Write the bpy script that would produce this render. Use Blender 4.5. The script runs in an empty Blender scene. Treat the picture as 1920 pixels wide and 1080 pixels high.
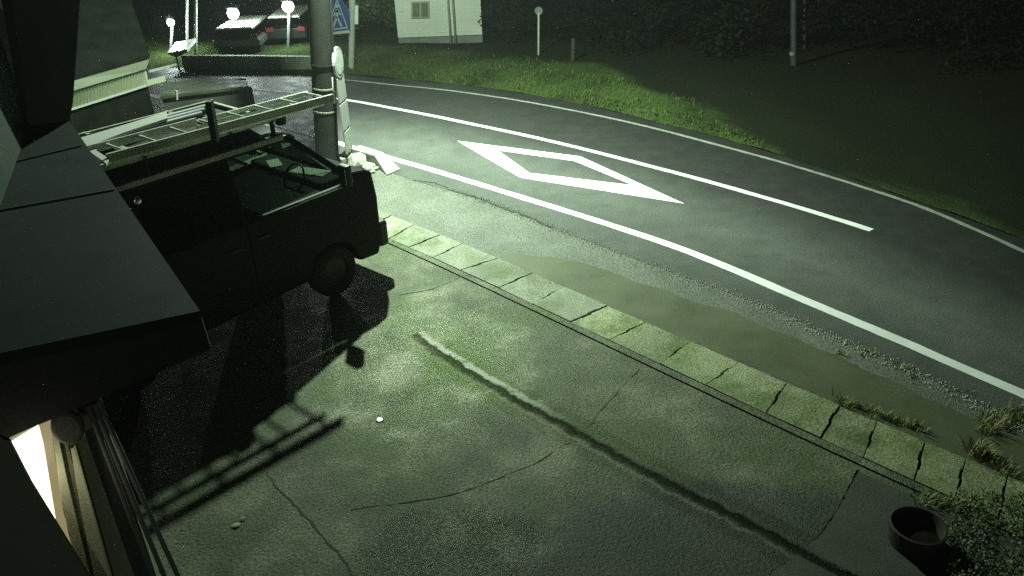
import bpy, bmesh, math, random
import numpy as np
from mathutils import Vector, Matrix, noise
random.seed(7)
sc = bpy.context.scene
COL = sc.collection

# ------------------------------------------------------------------ camera
F, PITCH, ROLL, CH = 1.630765, 0.48932, -0.0420818, 4.9758
_f = np.array([0, math.cos(PITCH), -math.sin(PITCH)]); _r = np.array([1., 0, 0]); _u = np.cross(_r, _f)
_c, _s = math.cos(ROLL), math.sin(ROLL)
CR, CU, CF = _c*_r+_s*_u, -_s*_r+_c*_u, _f
O = np.array([0, 0, CH])
cd = bpy.data.cameras.new('camera'); cam = bpy.data.objects.new('camera', cd); COL.objects.link(cam)
cd.sensor_width = 36; cd.lens = 18*F; cd.clip_start = 0.05; cd.clip_end = 600
cam.matrix_world = Matrix(((CR[0], CU[0], -CF[0], O[0]), (CR[1], CU[1], -CF[1], O[1]), (CR[2], CU[2], -CF[2], O[2]), (0, 0, 0, 1)))
sc.camera = cam

# ------------------------------------------------------------------ night sky, faint added fill sun, exposure
w = bpy.data.worlds.new('World'); sc.world = w; w.use_nodes = True
nt = w.node_tree; bg = nt.nodes['Background']
sky = nt.nodes.new('ShaderNodeTexSky'); sky.sky_type = 'NISHITA'; sky.sun_disc = False
sky.sun_elevation = math.radians(-4); sky.sun_rotation = math.radians(200)
nt.links.new(sky.outputs[0], bg.inputs[0]); bg.inputs[1].default_value = 0.008
ml = bpy.data.lights.new('fill_sun', 'SUN'); ml.energy = 0.09; ml.angle = math.radians(2); ml.color = (0.85, 1.0, 0.82)  # added low fill from the camera side; lifts walls and deep shade
mo = bpy.data.objects.new('fill_sun', ml); COL.objects.link(mo); mo.rotation_euler = Vector((-.37, .93, -.09)).to_track_quat('-Z', 'Y').to_euler()
sc.view_settings.view_transform = 'Standard'; sc.view_settings.look = 'None'
sc.view_settings.exposure = 0.0; sc.view_settings.gamma = 1.0
sc.cycles.use_denoising = False
sc.cycles.max_bounces = 6; sc.cycles.transparent_max_bounces = 12
sc.cycles.sample_clamp_indirect = 1.5
LAMP = (-2.34, 13.95, 6.3)
LAMP_W = 2900
SPOT_W = 7200
LAMP_COL = (0.78, 1.0, 0.78)

# ------------------------------------------------------------------ pixel <-> world helpers (photo 1920x1080)
def ray(x, y): return CR*((x-960)/960/F)-CU*((y-540)/960/F)+CF
def g(x, y, z=0.0):
    d = ray(x, y); return Vector(O+d*((z-CH)/d[2]))
def at(x, y, Y):
    d = ray(x, y); return Vector(O+d*(Y/d[1]))
def onplane(x, y, p, n):
    d = Vector(ray(x, y)); o = Vector(O); return o+d*((p-o).dot(n)/d.dot(n))

# ------------------------------------------------------------------ object helpers
def tag(o, label=None, cat=None, group=None, kind=None):
    if label: o['label'] = label
    if cat: o['category'] = cat
    if group: o['group'] = group
    if kind: o['kind'] = kind
    return o
def empty(name, loc, label, cat, group=None, rz=0.0):
    o = bpy.data.objects.new(name, None); COL.objects.link(o); o.location = loc; o.rotation_euler = (0, 0, rz)
    o.empty_display_size = .2
    bpy.context.view_layer.update()
    return tag(o, label, cat, group)
class MB:
    def __init__(s): s.v = []; s.f = []
    def add(s, vs, fs):
        k = len(s.v); s.v += [tuple(v) for v in vs]; s.f += [tuple(i+k for i in f) for f in fs]; return s
    def box(s, c, d, rz=0.0, m=None):
        hx, hy, hz = d[0]/2, d[1]/2, d[2]/2
        M = Matrix.Rotation(rz, 3, 'Z') if m is None else m
        vs = [Vector(c)+M@Vector((x, y, z)) for x in (-hx, hx) for y in (-hy, hy) for z in (-hz, hz)]
        return s.add(vs, [(0, 1, 3, 2), (4, 6, 7, 5), (0, 4, 5, 1), (2, 3, 7, 6), (0, 2, 6, 4), (1, 5, 7, 3)])
    def bar(s, a, b, wd, ht, up=(0, 0, 1)):
        a, b = Vector(a), Vector(b); d = (b-a); L = d.length; d.normalize()
        u = Vector(up); sd = d.cross(u)
        if sd.length < 1e-3: sd = d.cross(Vector((1, 0, 0)))
        sd.normalize(); u = sd.cross(d)
        M = Matrix((d, sd, u)).transposed()
        return s.box((a+b)/2, (L, wd, ht), m=M)
    def tube(s, pts, r, n=10, caps=True):
        pts = [Vector(p) for p in pts]; rs = r if isinstance(r, (list, tuple)) else [r]*len(pts)
        rings = []
        for i, p in enumerate(pts):
            t = (pts[min(i+1, len(pts)-1)]-pts[max(i-1, 0)]).normalized()
            x = t.cross(Vector((0, 0, 1)))
            if x.length < 1e-3: x = Vector((1, 0, 0))
            x.normalize(); y = t.cross(x)
            rings.append([p+(x*math.cos(2*math.pi*k/n)+y*math.sin(2*math.pi*k/n))*rs[i] for k in range(n)])
        vs = [v for q in rings for v in q]; fs = []
        for i in range(len(pts)-1):
            for k in range(n):
                a, b = i*n+k, i*n+(k+1) % n
                fs.append((a, b, b+n, a+n))
        if caps: fs += [tuple(range(n-1, -1, -1)), tuple(range((len(pts)-1)*n, len(pts)*n))]
        return s.add(vs, fs)
    def prism(s, poly, d):
        n = len(poly); d = Vector(d); a = [Vector(p) for p in poly]; b = [p+d for p in a]
        return s.add(a+b, [tuple(range(n-1, -1, -1)), tuple(range(n, 2*n))]+[(i, (i+1) % n, n+(i+1) % n, n+i) for i in range(n)])
    def ring(s, outer, inner):
        n = len(outer); return s.add(list(outer)+list(inner), [(i, (i+1) % n, n+(i+1) % n, n+i) for i in range(n)])
    def lathe(s, c, prof, n=24):
        c = Vector(c); vs = []; fs = []
        for (r, z) in prof: vs += [c+Vector((r*math.cos(2*math.pi*k/n), r*math.sin(2*math.pi*k/n), z)) for k in range(n)]
        for i in range(len(prof)-1):
            for k in range(n):
                a, b = i*n+k, i*n+(k+1) % n; fs.append((a, b, b+n, a+n))
        return s.add(vs, fs)
    def build(s, name, mat, parent=None, bevel=0.0, smooth=False, world=True, tri=False):
        me = bpy.data.meshes.new(name); bm = bmesh.new()
        vv = [bm.verts.new(v) for v in s.v]
        for f in s.f:
            try: bm.faces.new([vv[i] for i in f])
            except ValueError: pass
        if tri: bmesh.ops.triangulate(bm, faces=bm.faces[:], ngon_method='EAR_CLIP')
        else: bmesh.ops.recalc_face_normals(bm, faces=bm.faces[:])
        bm.to_mesh(me); bm.free()
        if smooth:
            for p in me.polygons: p.use_smooth = True
        o = bpy.data.objects.new(name, me); COL.objects.link(o)
        if mat: me.materials.append(mat)
        if parent is not None:
            o.parent = parent
            if world: o.matrix_parent_inverse = parent.matrix_world.inverted()
        if bevel:
            b = o.modifiers.new('bevel', 'BEVEL'); b.width = bevel; b.segments = 3; b.limit_method = 'ANGLE'
            b.angle_limit = math.radians(35)
        return o

# ------------------------------------------------------------------ materials
def set_ramp(r, stops):
    E = r.color_ramp.elements
    while len(E) > 1: E.remove(E[-1])
    E[0].position = stops[0][0]; E[0].color = (*stops[0][1], 1)
    for p, c in stops[1:]:
        e = E.new(p); e.color = (*c, 1)
MAT = {}
def mat(name, base, rough=.6, metal=0.0, spec=.5, emit=None, es=0.0):
    m = bpy.data.materials.new(name); m.use_nodes = True; b = m.node_tree.nodes['Principled BSDF']
    b.inputs['Base Color'].default_value = (*base, 1); b.inputs['Roughness'].default_value = rough
    b.inputs['Metallic'].default_value = metal; b.inputs['Specular IOR Level'].default_value = spec
    if emit: b.inputs['Emission Color'].default_value = (*emit, 1); b.inputs['Emission Strength'].default_value = es
    MAT[name] = m; return m
def noisy(name, stops, scale, rough=(.5, .7), bump=0.0, bscale=60, bdist=.02, fine=None, patch=None, metal=0, spec=.5, rscale=None):
    """colour ramp over object-space noise; fine = (scale, amount) mottling; patch = (scale, colour, lo, hi) stains"""
    m = mat(name, stops[0][1], .6, metal, spec); T = m.node_tree; N, L = T.nodes, T.links; b = N['Principled BSDF']
    tc = N.new('ShaderNodeTexCoord'); src = tc.outputs['Object']
    def nz(sc_, det=8, ro=.6):
        n = N.new('ShaderNodeTexNoise'); n.inputs['Scale'].default_value = sc_; n.inputs['Detail'].default_value = det
        n.inputs['Roughness'].default_value = ro; L.new(src, n.inputs['Vector']); return n.outputs['Fac']
    r = N.new('ShaderNodeValToRGB'); L.new(nz(scale), r.inputs[0])
    set_ramp(r, stops)
    col = r.outputs[0]
    if patch:
        ps, pc, lo, hi = patch
        mr = N.new('ShaderNodeMapRange'); L.new(nz(ps, 5, .65), mr.inputs[0]); mr.inputs[1].default_value = lo; mr.inputs[2].default_value = hi
        mx = N.new('ShaderNodeMix'); mx.data_type = 'RGBA'; L.new(mr.outputs[0], mx.inputs[0]); L.new(col, mx.inputs[6])
        mx.inputs[7].default_value = (*pc, 1); col = mx.outputs[2]
    if fine:
        mr = N.new('ShaderNodeMapRange'); L.new(nz(fine[0], 3, .7), mr.inputs[0]); mr.inputs[1].default_value = .36; mr.inputs[2].default_value = .66; mr.clamp = False
        mr.inputs[3].default_value = 1-fine[1]; mr.inputs[4].default_value = 1+fine[1]
        mx = N.new('ShaderNodeMix'); mx.data_type = 'RGBA'; mx.blend_type = 'MULTIPLY'; mx.inputs[0].default_value = 1
        L.new(col, mx.inputs[6]); L.new(mr.outputs[0], mx.inputs[7]); col = mx.outputs[2]
    L.new(col, b.inputs['Base Color'])
    mr = N.new('ShaderNodeMapRange'); L.new(nz(rscale or scale*1.7, 6, .6), mr.inputs[0]); mr.inputs[1].default_value = .35; mr.inputs[2].default_value = .65
    mr.inputs[3].default_value = rough[0]; mr.inputs[4].default_value = rough[1]; L.new(mr.outputs[0], b.inputs['Roughness'])
    if bump:
        bp = N.new('ShaderNodeBump'); bp.inputs['Strength'].default_value = bump; bp.inputs['Distance'].default_value = bdist
        L.new(nz(bscale, 4, .75), bp.inputs['Height']); L.new(bp.outputs[0], b.inputs['Normal'])
    return m
def emis(name, c, s):
    return mat(name, (.02, .02, .02), .5, emit=c, es=s)
def glass(name, tint, gl=.06, rough=.02):
    m = bpy.data.materials.new(name); m.use_nodes = True; T = m.node_tree; N, L = T.nodes, T.links
    for n in list(N):
        if n.type != 'OUTPUT_MATERIAL': N.remove(n)
    o = [n for n in N if n.type == 'OUTPUT_MATERIAL'][0]
    t = N.new('ShaderNodeBsdfTransparent'); t.inputs[0].default_value = (*tint, 1)
    q = N.new('ShaderNodeBsdfGlossy'); q.inputs['Roughness'].default_value = rough
    fr = N.new('ShaderNodeFresnel'); fr.inputs[0].default_value = 1.5
    mx = N.new('ShaderNodeMixShader'); L.new(fr.outputs[0], mx.inputs[0]); L.new(t.outputs[0], mx.inputs[1]); L.new(q.outputs[0], mx.inputs[2])
    L.new(mx.outputs[0], o.inputs[0]); MAT[name] = m; return m

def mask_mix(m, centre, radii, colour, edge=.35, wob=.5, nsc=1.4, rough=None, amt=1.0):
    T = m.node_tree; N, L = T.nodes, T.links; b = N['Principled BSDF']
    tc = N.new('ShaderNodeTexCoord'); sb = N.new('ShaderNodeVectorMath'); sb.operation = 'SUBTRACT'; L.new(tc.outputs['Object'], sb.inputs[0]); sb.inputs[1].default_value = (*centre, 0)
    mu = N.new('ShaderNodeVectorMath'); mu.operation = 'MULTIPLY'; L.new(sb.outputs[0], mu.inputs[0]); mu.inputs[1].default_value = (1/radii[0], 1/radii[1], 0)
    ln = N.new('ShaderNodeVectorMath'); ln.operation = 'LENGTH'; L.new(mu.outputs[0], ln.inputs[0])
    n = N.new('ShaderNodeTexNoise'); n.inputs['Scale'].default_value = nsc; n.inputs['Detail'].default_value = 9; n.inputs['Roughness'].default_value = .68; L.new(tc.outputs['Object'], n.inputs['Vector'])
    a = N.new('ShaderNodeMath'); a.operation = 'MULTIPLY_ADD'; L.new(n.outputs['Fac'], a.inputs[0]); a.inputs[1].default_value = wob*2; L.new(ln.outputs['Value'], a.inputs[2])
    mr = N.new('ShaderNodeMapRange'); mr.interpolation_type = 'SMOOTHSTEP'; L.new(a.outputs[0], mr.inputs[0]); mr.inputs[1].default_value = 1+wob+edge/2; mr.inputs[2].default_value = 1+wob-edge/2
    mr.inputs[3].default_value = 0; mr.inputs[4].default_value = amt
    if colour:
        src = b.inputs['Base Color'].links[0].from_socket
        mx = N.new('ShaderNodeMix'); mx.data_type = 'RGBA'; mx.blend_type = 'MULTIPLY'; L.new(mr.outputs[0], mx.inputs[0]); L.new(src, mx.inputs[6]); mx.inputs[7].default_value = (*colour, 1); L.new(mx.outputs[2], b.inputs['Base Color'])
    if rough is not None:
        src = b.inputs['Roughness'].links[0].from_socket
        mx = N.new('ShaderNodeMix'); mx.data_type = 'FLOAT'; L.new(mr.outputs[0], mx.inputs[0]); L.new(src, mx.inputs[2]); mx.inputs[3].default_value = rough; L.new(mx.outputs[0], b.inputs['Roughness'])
asph = noisy('asphalt', [(.3, (.072, .079, .069)), (.7, (.104, .112, .098))], 2.0, (.5, .65), .5, 50, .008, (55, .55), (.5, (.065, .07, .06), .55, .75))
shoulder_m = noisy('old_asphalt', [(.3, (.055, .064, .033)), (.7, (.09, .102, .052))], 1.3, (.5, .7), .4, 60, .005, (70, .4))
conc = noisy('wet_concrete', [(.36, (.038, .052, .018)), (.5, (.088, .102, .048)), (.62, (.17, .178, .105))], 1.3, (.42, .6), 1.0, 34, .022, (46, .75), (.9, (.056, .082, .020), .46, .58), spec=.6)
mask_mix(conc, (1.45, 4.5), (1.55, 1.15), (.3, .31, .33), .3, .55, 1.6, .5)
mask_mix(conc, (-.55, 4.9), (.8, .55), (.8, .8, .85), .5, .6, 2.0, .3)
mask_mix(conc, (-1.0, 7.6), (1.1, 1.35), (2.4, 2.35, 2.7), .9, .6, 1.8, .3)  # lamp sheen on the yard near the van, painted in as paler colour
apron_m = noisy('pale_concrete', [(.3, (.085, .095, .072)), (.7, (.14, .148, .12))], 1.6, (.45, .7), .9, 40, .016, (50, .6), (.9, (.08, .09, .06), .52, .7))
cover_m = noisy('cover_concrete', [(.3, (.12, .135, .09)), (.7, (.2, .215, .15))], 2.0, (.5, .75), .8, 45, .012, (50, .6), (1.6, (.09, .11, .045), .48, .62))
cover_moss = noisy('mossy_cover', [(.3, (.13, .152, .075)), (.7, (.22, .24, .13))], 2.0, (.5, .75), .8, 45, .012, (50, .65), (1.6, (.085, .115, .03), .46, .6))
def rand_value(m, lo, hi):
    T = m.node_tree; N, L = T.nodes, T.links; b = N['Principled BSDF']; src = b.inputs['Base Color'].links[0].from_socket
    oi = N.new('ShaderNodeObjectInfo'); mr = N.new('ShaderNodeMapRange'); L.new(oi.outputs['Random'], mr.inputs[0]); mr.inputs[3].default_value = lo; mr.inputs[4].default_value = hi
    mx = N.new('ShaderNodeMix'); mx.data_type = 'RGBA'; mx.blend_type = 'MULTIPLY'; mx.inputs[0].default_value = 1
    L.new(src, mx.inputs[6]); L.new(mr.outputs[0], mx.inputs[7]); L.new(mx.outputs[2], b.inputs['Base Color'])
rand_value(cover_m, .95, 1.45); rand_value(cover_moss, .95, 1.5)
darkslab = noisy('dark_slab', [(.3, (.03, .035, .024)), (.7, (.055, .06, .042))], 1.5, (.5, .75), .7, 100, .01, (130, .5))
white_paint = noisy('road_paint', [(.3, (.66, .68, .66)), (.7, (.82, .83, .82))], 3, (.5, .7), .3, 150, .004, (170, .14), (6, (.5, .52, .48), .6, .8))
earth = noisy('earth', [(.3, (.018, .022, .012)), (.7, (.045, .05, .025))], .8, (.8, .95), .8, 30, .05, (40, .5))
verge = noisy('verge_turf', [(.3, (.018, .028, .008)), (.55, (.045, .072, .018)), (.75, (.075, .085, .032))], .9, (.8, .95), .8, 25, .05, (30, .55))
crack_m = noisy('crack_dirt', [(.3, (.025, .032, .016)), (.7, (.055, .066, .034))], 6, (.8, .95), .5, 60)
joint_m = noisy('joint_moss', [(.3, (.012, .016, .008)), (.7, (.03, .038, .016))], 6, (.8, .95), .5, 60)
silt = noisy('pale_silt', [(.3, (.36, .38, .3)), (.7, (.55, .57, .48))], 7, (.6, .8), .6, 80, .01, (100, .4))
wet_groove = noisy('wet_groove', [(.3, (.018, .023, .011)), (.7, (.04, .048, .022))], 3, (.7, .9), .5, 40, .01, (60, .4), spec=.1)
stone = noisy('broken_concrete', [(.3, (.2, .2, .165)), (.7, (.3, .3, .26))], 8, (.7, .9), .6, 50, .01, (80, .3))
pole_m = noisy('pole_concrete', [(.3, (.018, .021, .017)), (.7, (.036, .04, .032))], 2.5, (.7, .9), .4, 60, .006, (60, .3))
pale_pole = noisy('pale_pole', [(.3, (.3, .33, .27)), (.7, (.42, .45, .38))], 4, (.6, .8), .2, 60)
dim_pole = noisy('grey_pole', [(.3, (.14, .15, .14)), (.7, (.22, .23, .22))], 4, (.6, .8), .2, 60)
siding = noisy('white_siding', [(.3, (.6, .64, .54)), (.7, (.7, .74, .63))], 1.2, (.6, .8), .1, 30)
roofsheet = noisy('roof_sheet', [(.3, (.018, .026, .024)), (.7, (.03, .038, .035))], 1.2, (.6, .8), .15, 90, .004, (110, .25), (.8, (.013, .019, .016), .5, .75))
wallgreen = noisy('render_wall', [(.3, (.06, .085, .066)), (.7, (.085, .11, .088))], 2, (.7, .9), .2, 80, .005, (90, .2))
endwall_m = noisy('olive_wall', [(.3, (.26, .28, .19)), (.7, (.38, .39, .28))], 2, (.7, .9), .2, 80)
darkwall = noisy('dark_wall', [(.3, (.035, .038, .03)), (.7, (.06, .064, .052))], 2, (.7, .9), .2, 80)
black_trim = mat('black_trim', (.012, .013, .012), .6)
rooftile = noisy('dark_roofing', [(.3, (.008, .01, .008)), (.7, (.018, .021, .018))], 3, (.6, .85), .3, 30)
corr = noisy('corrugated_steel', [(.3, (.5, .54, .4)), (.7, (.6, .64, .5))], 1.5, (.5, .7), 0)
cream = noisy('cream_board', [(.3, (.62, .62, .42)), (.7, (.75, .74, .55))], 3, (.5, .7), .1, 40)
alu = noisy('aluminium', [(.3, (.5, .54, .46)), (.7, (.66, .7, .6))], 6, (.4, .55), .05, 80)
dull_alu = noisy('dull_aluminium', [(.3, (.34, .37, .28)), (.7, (.48, .5, .4))], 6, (.45, .6), .05, 80)
paint = mat('black_car_paint', (.0025, .003, .0027), .4, spec=.12)
plastic = mat('black_plastic', (.012, .012, .012), .5)
rubber = noisy('tyre_rubber', [(.3, (.004, .004, .004)), (.7, (.008, .008, .008))], 20, (.7, .9), .2, 80)
chrome = mat('chrome', (.75, .77, .74), .08, 1.0)
rimm = mat('rim_steel', (.012, .012, .012), .5)
seatm = mat('seat_cloth', (.02, .02, .02), .9)
lens_m = mat('lamp_lens', (.5, .52, .5), .1)
whitem = mat('white_enamel', (.6, .62, .58), .4)
blue = mat('sign_blue', (.03, .06, .17), .4)
paleblue = mat('sign_pale', (.26, .32, .36), .4)
leafm = noisy('foliage', [(.3, (.02, .035, .012)), (.7, (.05, .075, .025))], 3, (.6, .8))
leafd = noisy('foliage_dark', [(.3, (.0025, .004, .0015)), (.7, (.006, .009, .0035))], 3, (.6, .8))
grassm = noisy('grass_blades', [(.3, (.038, .062, .014)), (.5, (.062, .098, .024)), (.66, (.095, .095, .04))], 1.3, (.6, .8))
drygrass = noisy('dry_grass', [(.3, (.16, .18, .06)), (.7, (.3, .3, .14))], 6, (.6, .8))
bark = noisy('bark', [(.3, (.03, .025, .018)), (.7, (.06, .05, .038))], 8, (.8, .95), .6, 30)
pot_m = noisy('pot_clay', [(.3, (.015, .013, .009)), (.7, (.032, .028, .02))], 8, (.6, .85), .4, 60, .008)
soil = noisy('soil', [(.3, (.006, .005, .004)), (.7, (.014, .012, .009))], 12, (.9, 1), .8, 60, .02)
water = mat('puddle_water', (.03, .035, .03), .07)
g_clear = glass('window_glass', (.52, .57, .53)); g_dark = glass('privacy_glass', (.03, .035, .03))
lit = emis('lit_window', (1.0, .97, .78), 3.2)
bulb_m = emis('lamp_glow', (.92, 1.0, 1.0), 12)
led = emis('led_panel', LAMP_COL, 25)
for m_ in (bulb_m, led): m_.cycles.emission_sampling = 'NONE'

for k_ in ('earth', 'verge_turf', 'foliage', 'foliage_dark', 'grass_blades', 'roof_sheet', 'dark_roofing', 'bark', 'soil', 'dry_grass', 'weed_leaf', 'render_wall'):
    if k_ in MAT: MAT[k_].node_tree.nodes['Principled BSDF'].inputs['Specular IOR Level'].default_value = .1
# ------------------------------------------------------------------ polyline helpers
def pl(pts, z=0.0): return [g(x, y, z) for x, y in pts]
def resample(P, step):
    out = [P[0].copy()]
    for a, b in zip(P, P[1:]):
        n = max(1, int((b-a).length/step))
        for k in range(1, n+1): out.append(a.lerp(b, k/n))
    return out
def smooth(P, it=2):
    for _ in range(it):
        Q = [P[0]]
        for a, b in zip(P, P[1:]): Q += [a.lerp(b, .25), a.lerp(b, .75)]
        P = Q+[P[-1]]
    return P
def nrm(P, i):
    t = P[min(i+1, len(P)-1)]-P[max(i-1, 0)]; t.z = 0; t.normalize(); return Vector((-t.y, t.x, 0))
def off(P, d): return [p+nrm(P, i)*d for i, p in enumerate(P)]
def ext(P, a=0, b=0):
    P = list(P)
    if a: P = [P[0]+(P[0]-P[1]).normalized()*a]+P
    if b: P = P+[P[-1]+(P[-1]-P[-2]).normalized()*b]
    return P
def strip(P, wl, wr, z, jit=0.0, seed=0):
    """ribbon about P from -wr to +wl; jit = ragged edges"""
    m = MB(); vs = []
    for i, p in enumerate(P):
        n = nrm(P, i)
        j1 = (noise.noise(Vector((i*.23+seed, 1.3, 0)))+.8*noise.noise(Vector((i*.9+seed, 4.3, 0)))+.5*noise.noise(Vector((i*2.3+seed, 9.1, 0))))*jit
        j2 = (noise.noise(Vector((i*.27+seed, 7.3, 0)))+.8*noise.noise(Vector((i*1.1+seed, 2.3, 0)))+.5*noise.noise(Vector((i*2.7+seed, 6.1, 0))))*jit
        a = p+n*max(.002-wr if wl < wr else .002, wl+j1) if False else p+n*(wl+j1); b = p-n*(wr+j2)
        a.z = b.z = z; vs += [a, b]
    return m.add(vs, [(2*i, 2*i+1, 2*i+3, 2*i+2) for i in range(len(P)-1)])
def flat(P, z):
    vs = [Vector((p.x, p.y, z)) for p in P]; return MB().add(vs, [tuple(range(len(vs)))])
def upfix(o):
    me = o.data; bm = bmesh.new(); bm.from_mesh(me)
    for f in bm.faces:
        if f.normal.z < 0: f.normal_flip()
    bm.to_mesh(me); bm.free(); return o

# ================================================================== SETTING
upfix(tag(flat([Vector(v) for v in ((-80, -20, 0), (80, -20, 0), (80, 110, 0), (-80, 110, 0))], -.14).build('ground', earth), kind='structure'))

SEAM = ext(smooth(pl([(300, 200), (480, 245), (600, 285), (700, 312), (780, 340), (850, 358), (930, 382), (1000, 412), (1090, 447), (1180, 482), (1300, 525), (1430, 572), (1540, 622), (1650, 668), (1740, 708), (1850, 765), (1920, 803)])), 14, 14)
FAR = ext(smooth(pl([(330, 127), (480, 130), (650, 139), (830, 156), (960, 171), (1100, 196), (1200, 222), (1300, 245), (1400, 272), (1500, 303), (1600, 335), (1700, 372), (1800, 405), (1920, 450)])), 25, 14)
def arcs(P, n):
    L = [0]
    for a, b in zip(P, P[1:]): L.append(L[-1]+(b-a).length)
    out = []; j = 0
    for k in range(n+1):
        t = L[-1]*k/n
        while j < len(P)-2 and L[j+1] < t: j += 1
        out.append(P[j].lerp(P[j+1], (t-L[j])/max(1e-9, L[j+1]-L[j])))
    return out
def band(A, B, z, n=160):
    A, B = arcs(A, n), arcs(B, n); m = MB(); vs = []
    for a, b in zip(A, B): vs += [Vector((a.x, a.y, z)), Vector((b.x, b.y, z))]
    return m.add(vs, [(2*i, 2*i+2, 2*i+3, 2*i+1) for i in range(n)])
def band_old(A, B, z): return MB().add([Vector((p.x, p.y, z)) for p in A]+[Vector((p.x, p.y, z)) for p in B], [tuple(list(range(len(A)))+[len(A)+i for i in range(len(B)-1, -1, -1)])])
SA, FA = arcs(SEAM, 200), arcs(FAR, 200); NT = 24
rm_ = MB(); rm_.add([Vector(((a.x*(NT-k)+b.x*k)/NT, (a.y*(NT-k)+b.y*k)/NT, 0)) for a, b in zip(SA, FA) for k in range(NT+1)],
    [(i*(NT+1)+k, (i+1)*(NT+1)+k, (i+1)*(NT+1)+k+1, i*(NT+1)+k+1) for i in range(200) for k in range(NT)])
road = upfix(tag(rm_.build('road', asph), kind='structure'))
at_ = road.data.attributes.new('wear_falloff', 'FLOAT', 'POINT')
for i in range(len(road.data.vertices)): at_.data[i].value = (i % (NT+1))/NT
def wear_falloff_nodes(m):
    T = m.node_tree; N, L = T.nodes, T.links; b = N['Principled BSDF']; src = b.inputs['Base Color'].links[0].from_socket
    a = N.new('ShaderNodeAttribute'); a.attribute_name = 'wear_falloff'; r = N.new('ShaderNodeValToRGB'); L.new(a.outputs['Fac'], r.inputs[0])
    set_ramp(r, [(p, (v, v, v)) for p, v in ((0, .75), (.18, .95), (.3, 1.1), (.42, .84), (.62, .34), (1, .2))])  # pale wheel-track wear; lamp fall-off over the far lane painted into the asphalt
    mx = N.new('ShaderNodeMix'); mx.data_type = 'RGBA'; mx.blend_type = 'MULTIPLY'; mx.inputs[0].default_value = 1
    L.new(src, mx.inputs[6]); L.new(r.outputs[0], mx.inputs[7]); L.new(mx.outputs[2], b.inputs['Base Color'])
wear_falloff_nodes(asph)
EDGE = ext(smooth(pl([(300, 183), (480, 225), (565, 248), (640, 270), (700, 288), (780, 310), (900, 346), (1000, 377), (1100, 408), (1200, 440), (1290, 471), (1400, 516), (1500, 560), (1600, 602), (1700, 644), (1800, 688), (1920, 740)])), 12, 12)
CEN = smooth(pl([(330, 158), (500, 168), (650, 187), (720, 200), (800, 215), (900, 236), (1000, 257), (1100, 281), (1200, 307), (1300, 333), (1400, 361), (1500, 390), (1600, 421), (1634, 432)]))
FARL = ext(smooth(pl([(330, 137), (480, 138), (580, 145), (650, 150), (740, 160), (830, 168), (960, 186), (1100, 212), (1230, 241), (1330, 268), (1450, 300), (1550, 330), (1650, 361), (1750, 396), (1850, 440), (1920, 472)])), 25, 12)
worn_paint = noisy('worn_road_paint', [(.3, (.18, .2, .17)), (.7, (.3, .32, .28))], 5, (.6, .75), .3, 60, .004, (50, .3))
def marking(P, wd, name, label, jit=.008, m_=None):
    o = upfix(strip(resample(P, .12), wd/2, wd/2, .005, jit, len(P)).build(name, m_ or white_paint, road)); o['label'] = label
marking(EDGE, .15, 'edge_line', 'solid white line along the near edge of the road')
marking(CEN, .125, 'centre_line', 'white centre line that stops short on the right')
marking(FARL, .085, 'edge_line', 'thin white line along the far grassy edge of the road', .01, worn_paint)
DO = pl([(857, 264), (1088, 293), (1284, 382), (975, 333)], .004); DI = pl([(934, 282), (1077, 302), (1186, 347), (993, 324)], .004)
dm = MB().ring(DO, DI).build('diamond_marking', white_paint, road); upfix(dm); dm['label'] = 'hollow white diamond painted in the near lane'

# drain covers row -----------------------------------------------------------------
JLO = [(640, 412), (686, 433), (730, 447), (768, 459), (812, 482), (863, 513), (935, 540), (997, 572), (1070, 606), (1144, 650), (1237, 684), (1325, 730), (1432, 770), (1529, 809), (1619, 862), (1712, 902), (1795, 946), (1872, 975), (1950, 1010), (2030, 1045)]
JHI = [(690, 388), (735, 405), (777, 422), (827, 438), (868, 462), (935, 488), (1000, 513), (1060, 540), (1139, 569), (1212, 606), (1295, 642), (1385, 680), (1474, 717), (1570, 755), (1650, 800), (1740, 838), (1817, 870), (1890, 895), (1960, 920), (2040, 950)]
def fitline(P):
    A = np.array([[p.x, p.y] for p in P]); X = A[:, 0]; c = np.polyfit(X, A[:, 1], 3); return lambda x: np.polyval(c, x)
LO, HI = pl(JLO), pl(JHI)
fl, fh = fitline(LO), fitline(HI)
LO = [Vector((p.x, float(fl(p.x)), 0)) for p in LO]; HI = [Vector((p.x, float(fh(p.x)), 0)) for p in HI]
LOX, HIX = ext(LO, 6, 3), ext(HI, 6, 3)
upfix(tag(band(SEAM, HIX, -.004).build('shoulder', apron_m, tri=True), kind='structure'))
def ragged(P, big, small, step=.06, sc1=2.2):
    P = resample(P, step)
    return [p+Vector((noise.noise(p*sc1), noise.noise(p*sc1+Vector((9, 3, 0))), 0))*big+Vector((noise.noise(p*11), noise.noise(p*11+Vector((5, 0, 0))), 0))*small for p in P]
MUD = pl([(930, 471), (1010, 481), (1095, 492), (1200, 527), (1340, 577), (1440, 614), (1560, 664), (1700, 729), (1850, 795), (1990, 855), (2150, 930), (2080, 985), (1890, 899), (1740, 840), (1570, 757), (1385, 682), (1212, 608), (1060, 541), (935, 486)])
mud_ = upfix(flat(ragged(MUD+[MUD[0]], .07, .035)[:-1], -.0005).build('mud', shoulder_m, tri=True)); tag(mud_, kind='structure')
upfix(tag(band(LOX, HIX, -.07).build('drain_channel', joint_m), kind='structure'))
ORD = ['second', 'first', 'first full', 'second', 'third', 'fourth', 'fifth', 'sixth', 'seventh', 'eighth', 'ninth', 'tenth', 'eleventh', 'twelfth', 'thirteenth', 'fourteenth', 'fifteenth', 'sixteenth', 'seventeenth']
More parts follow.
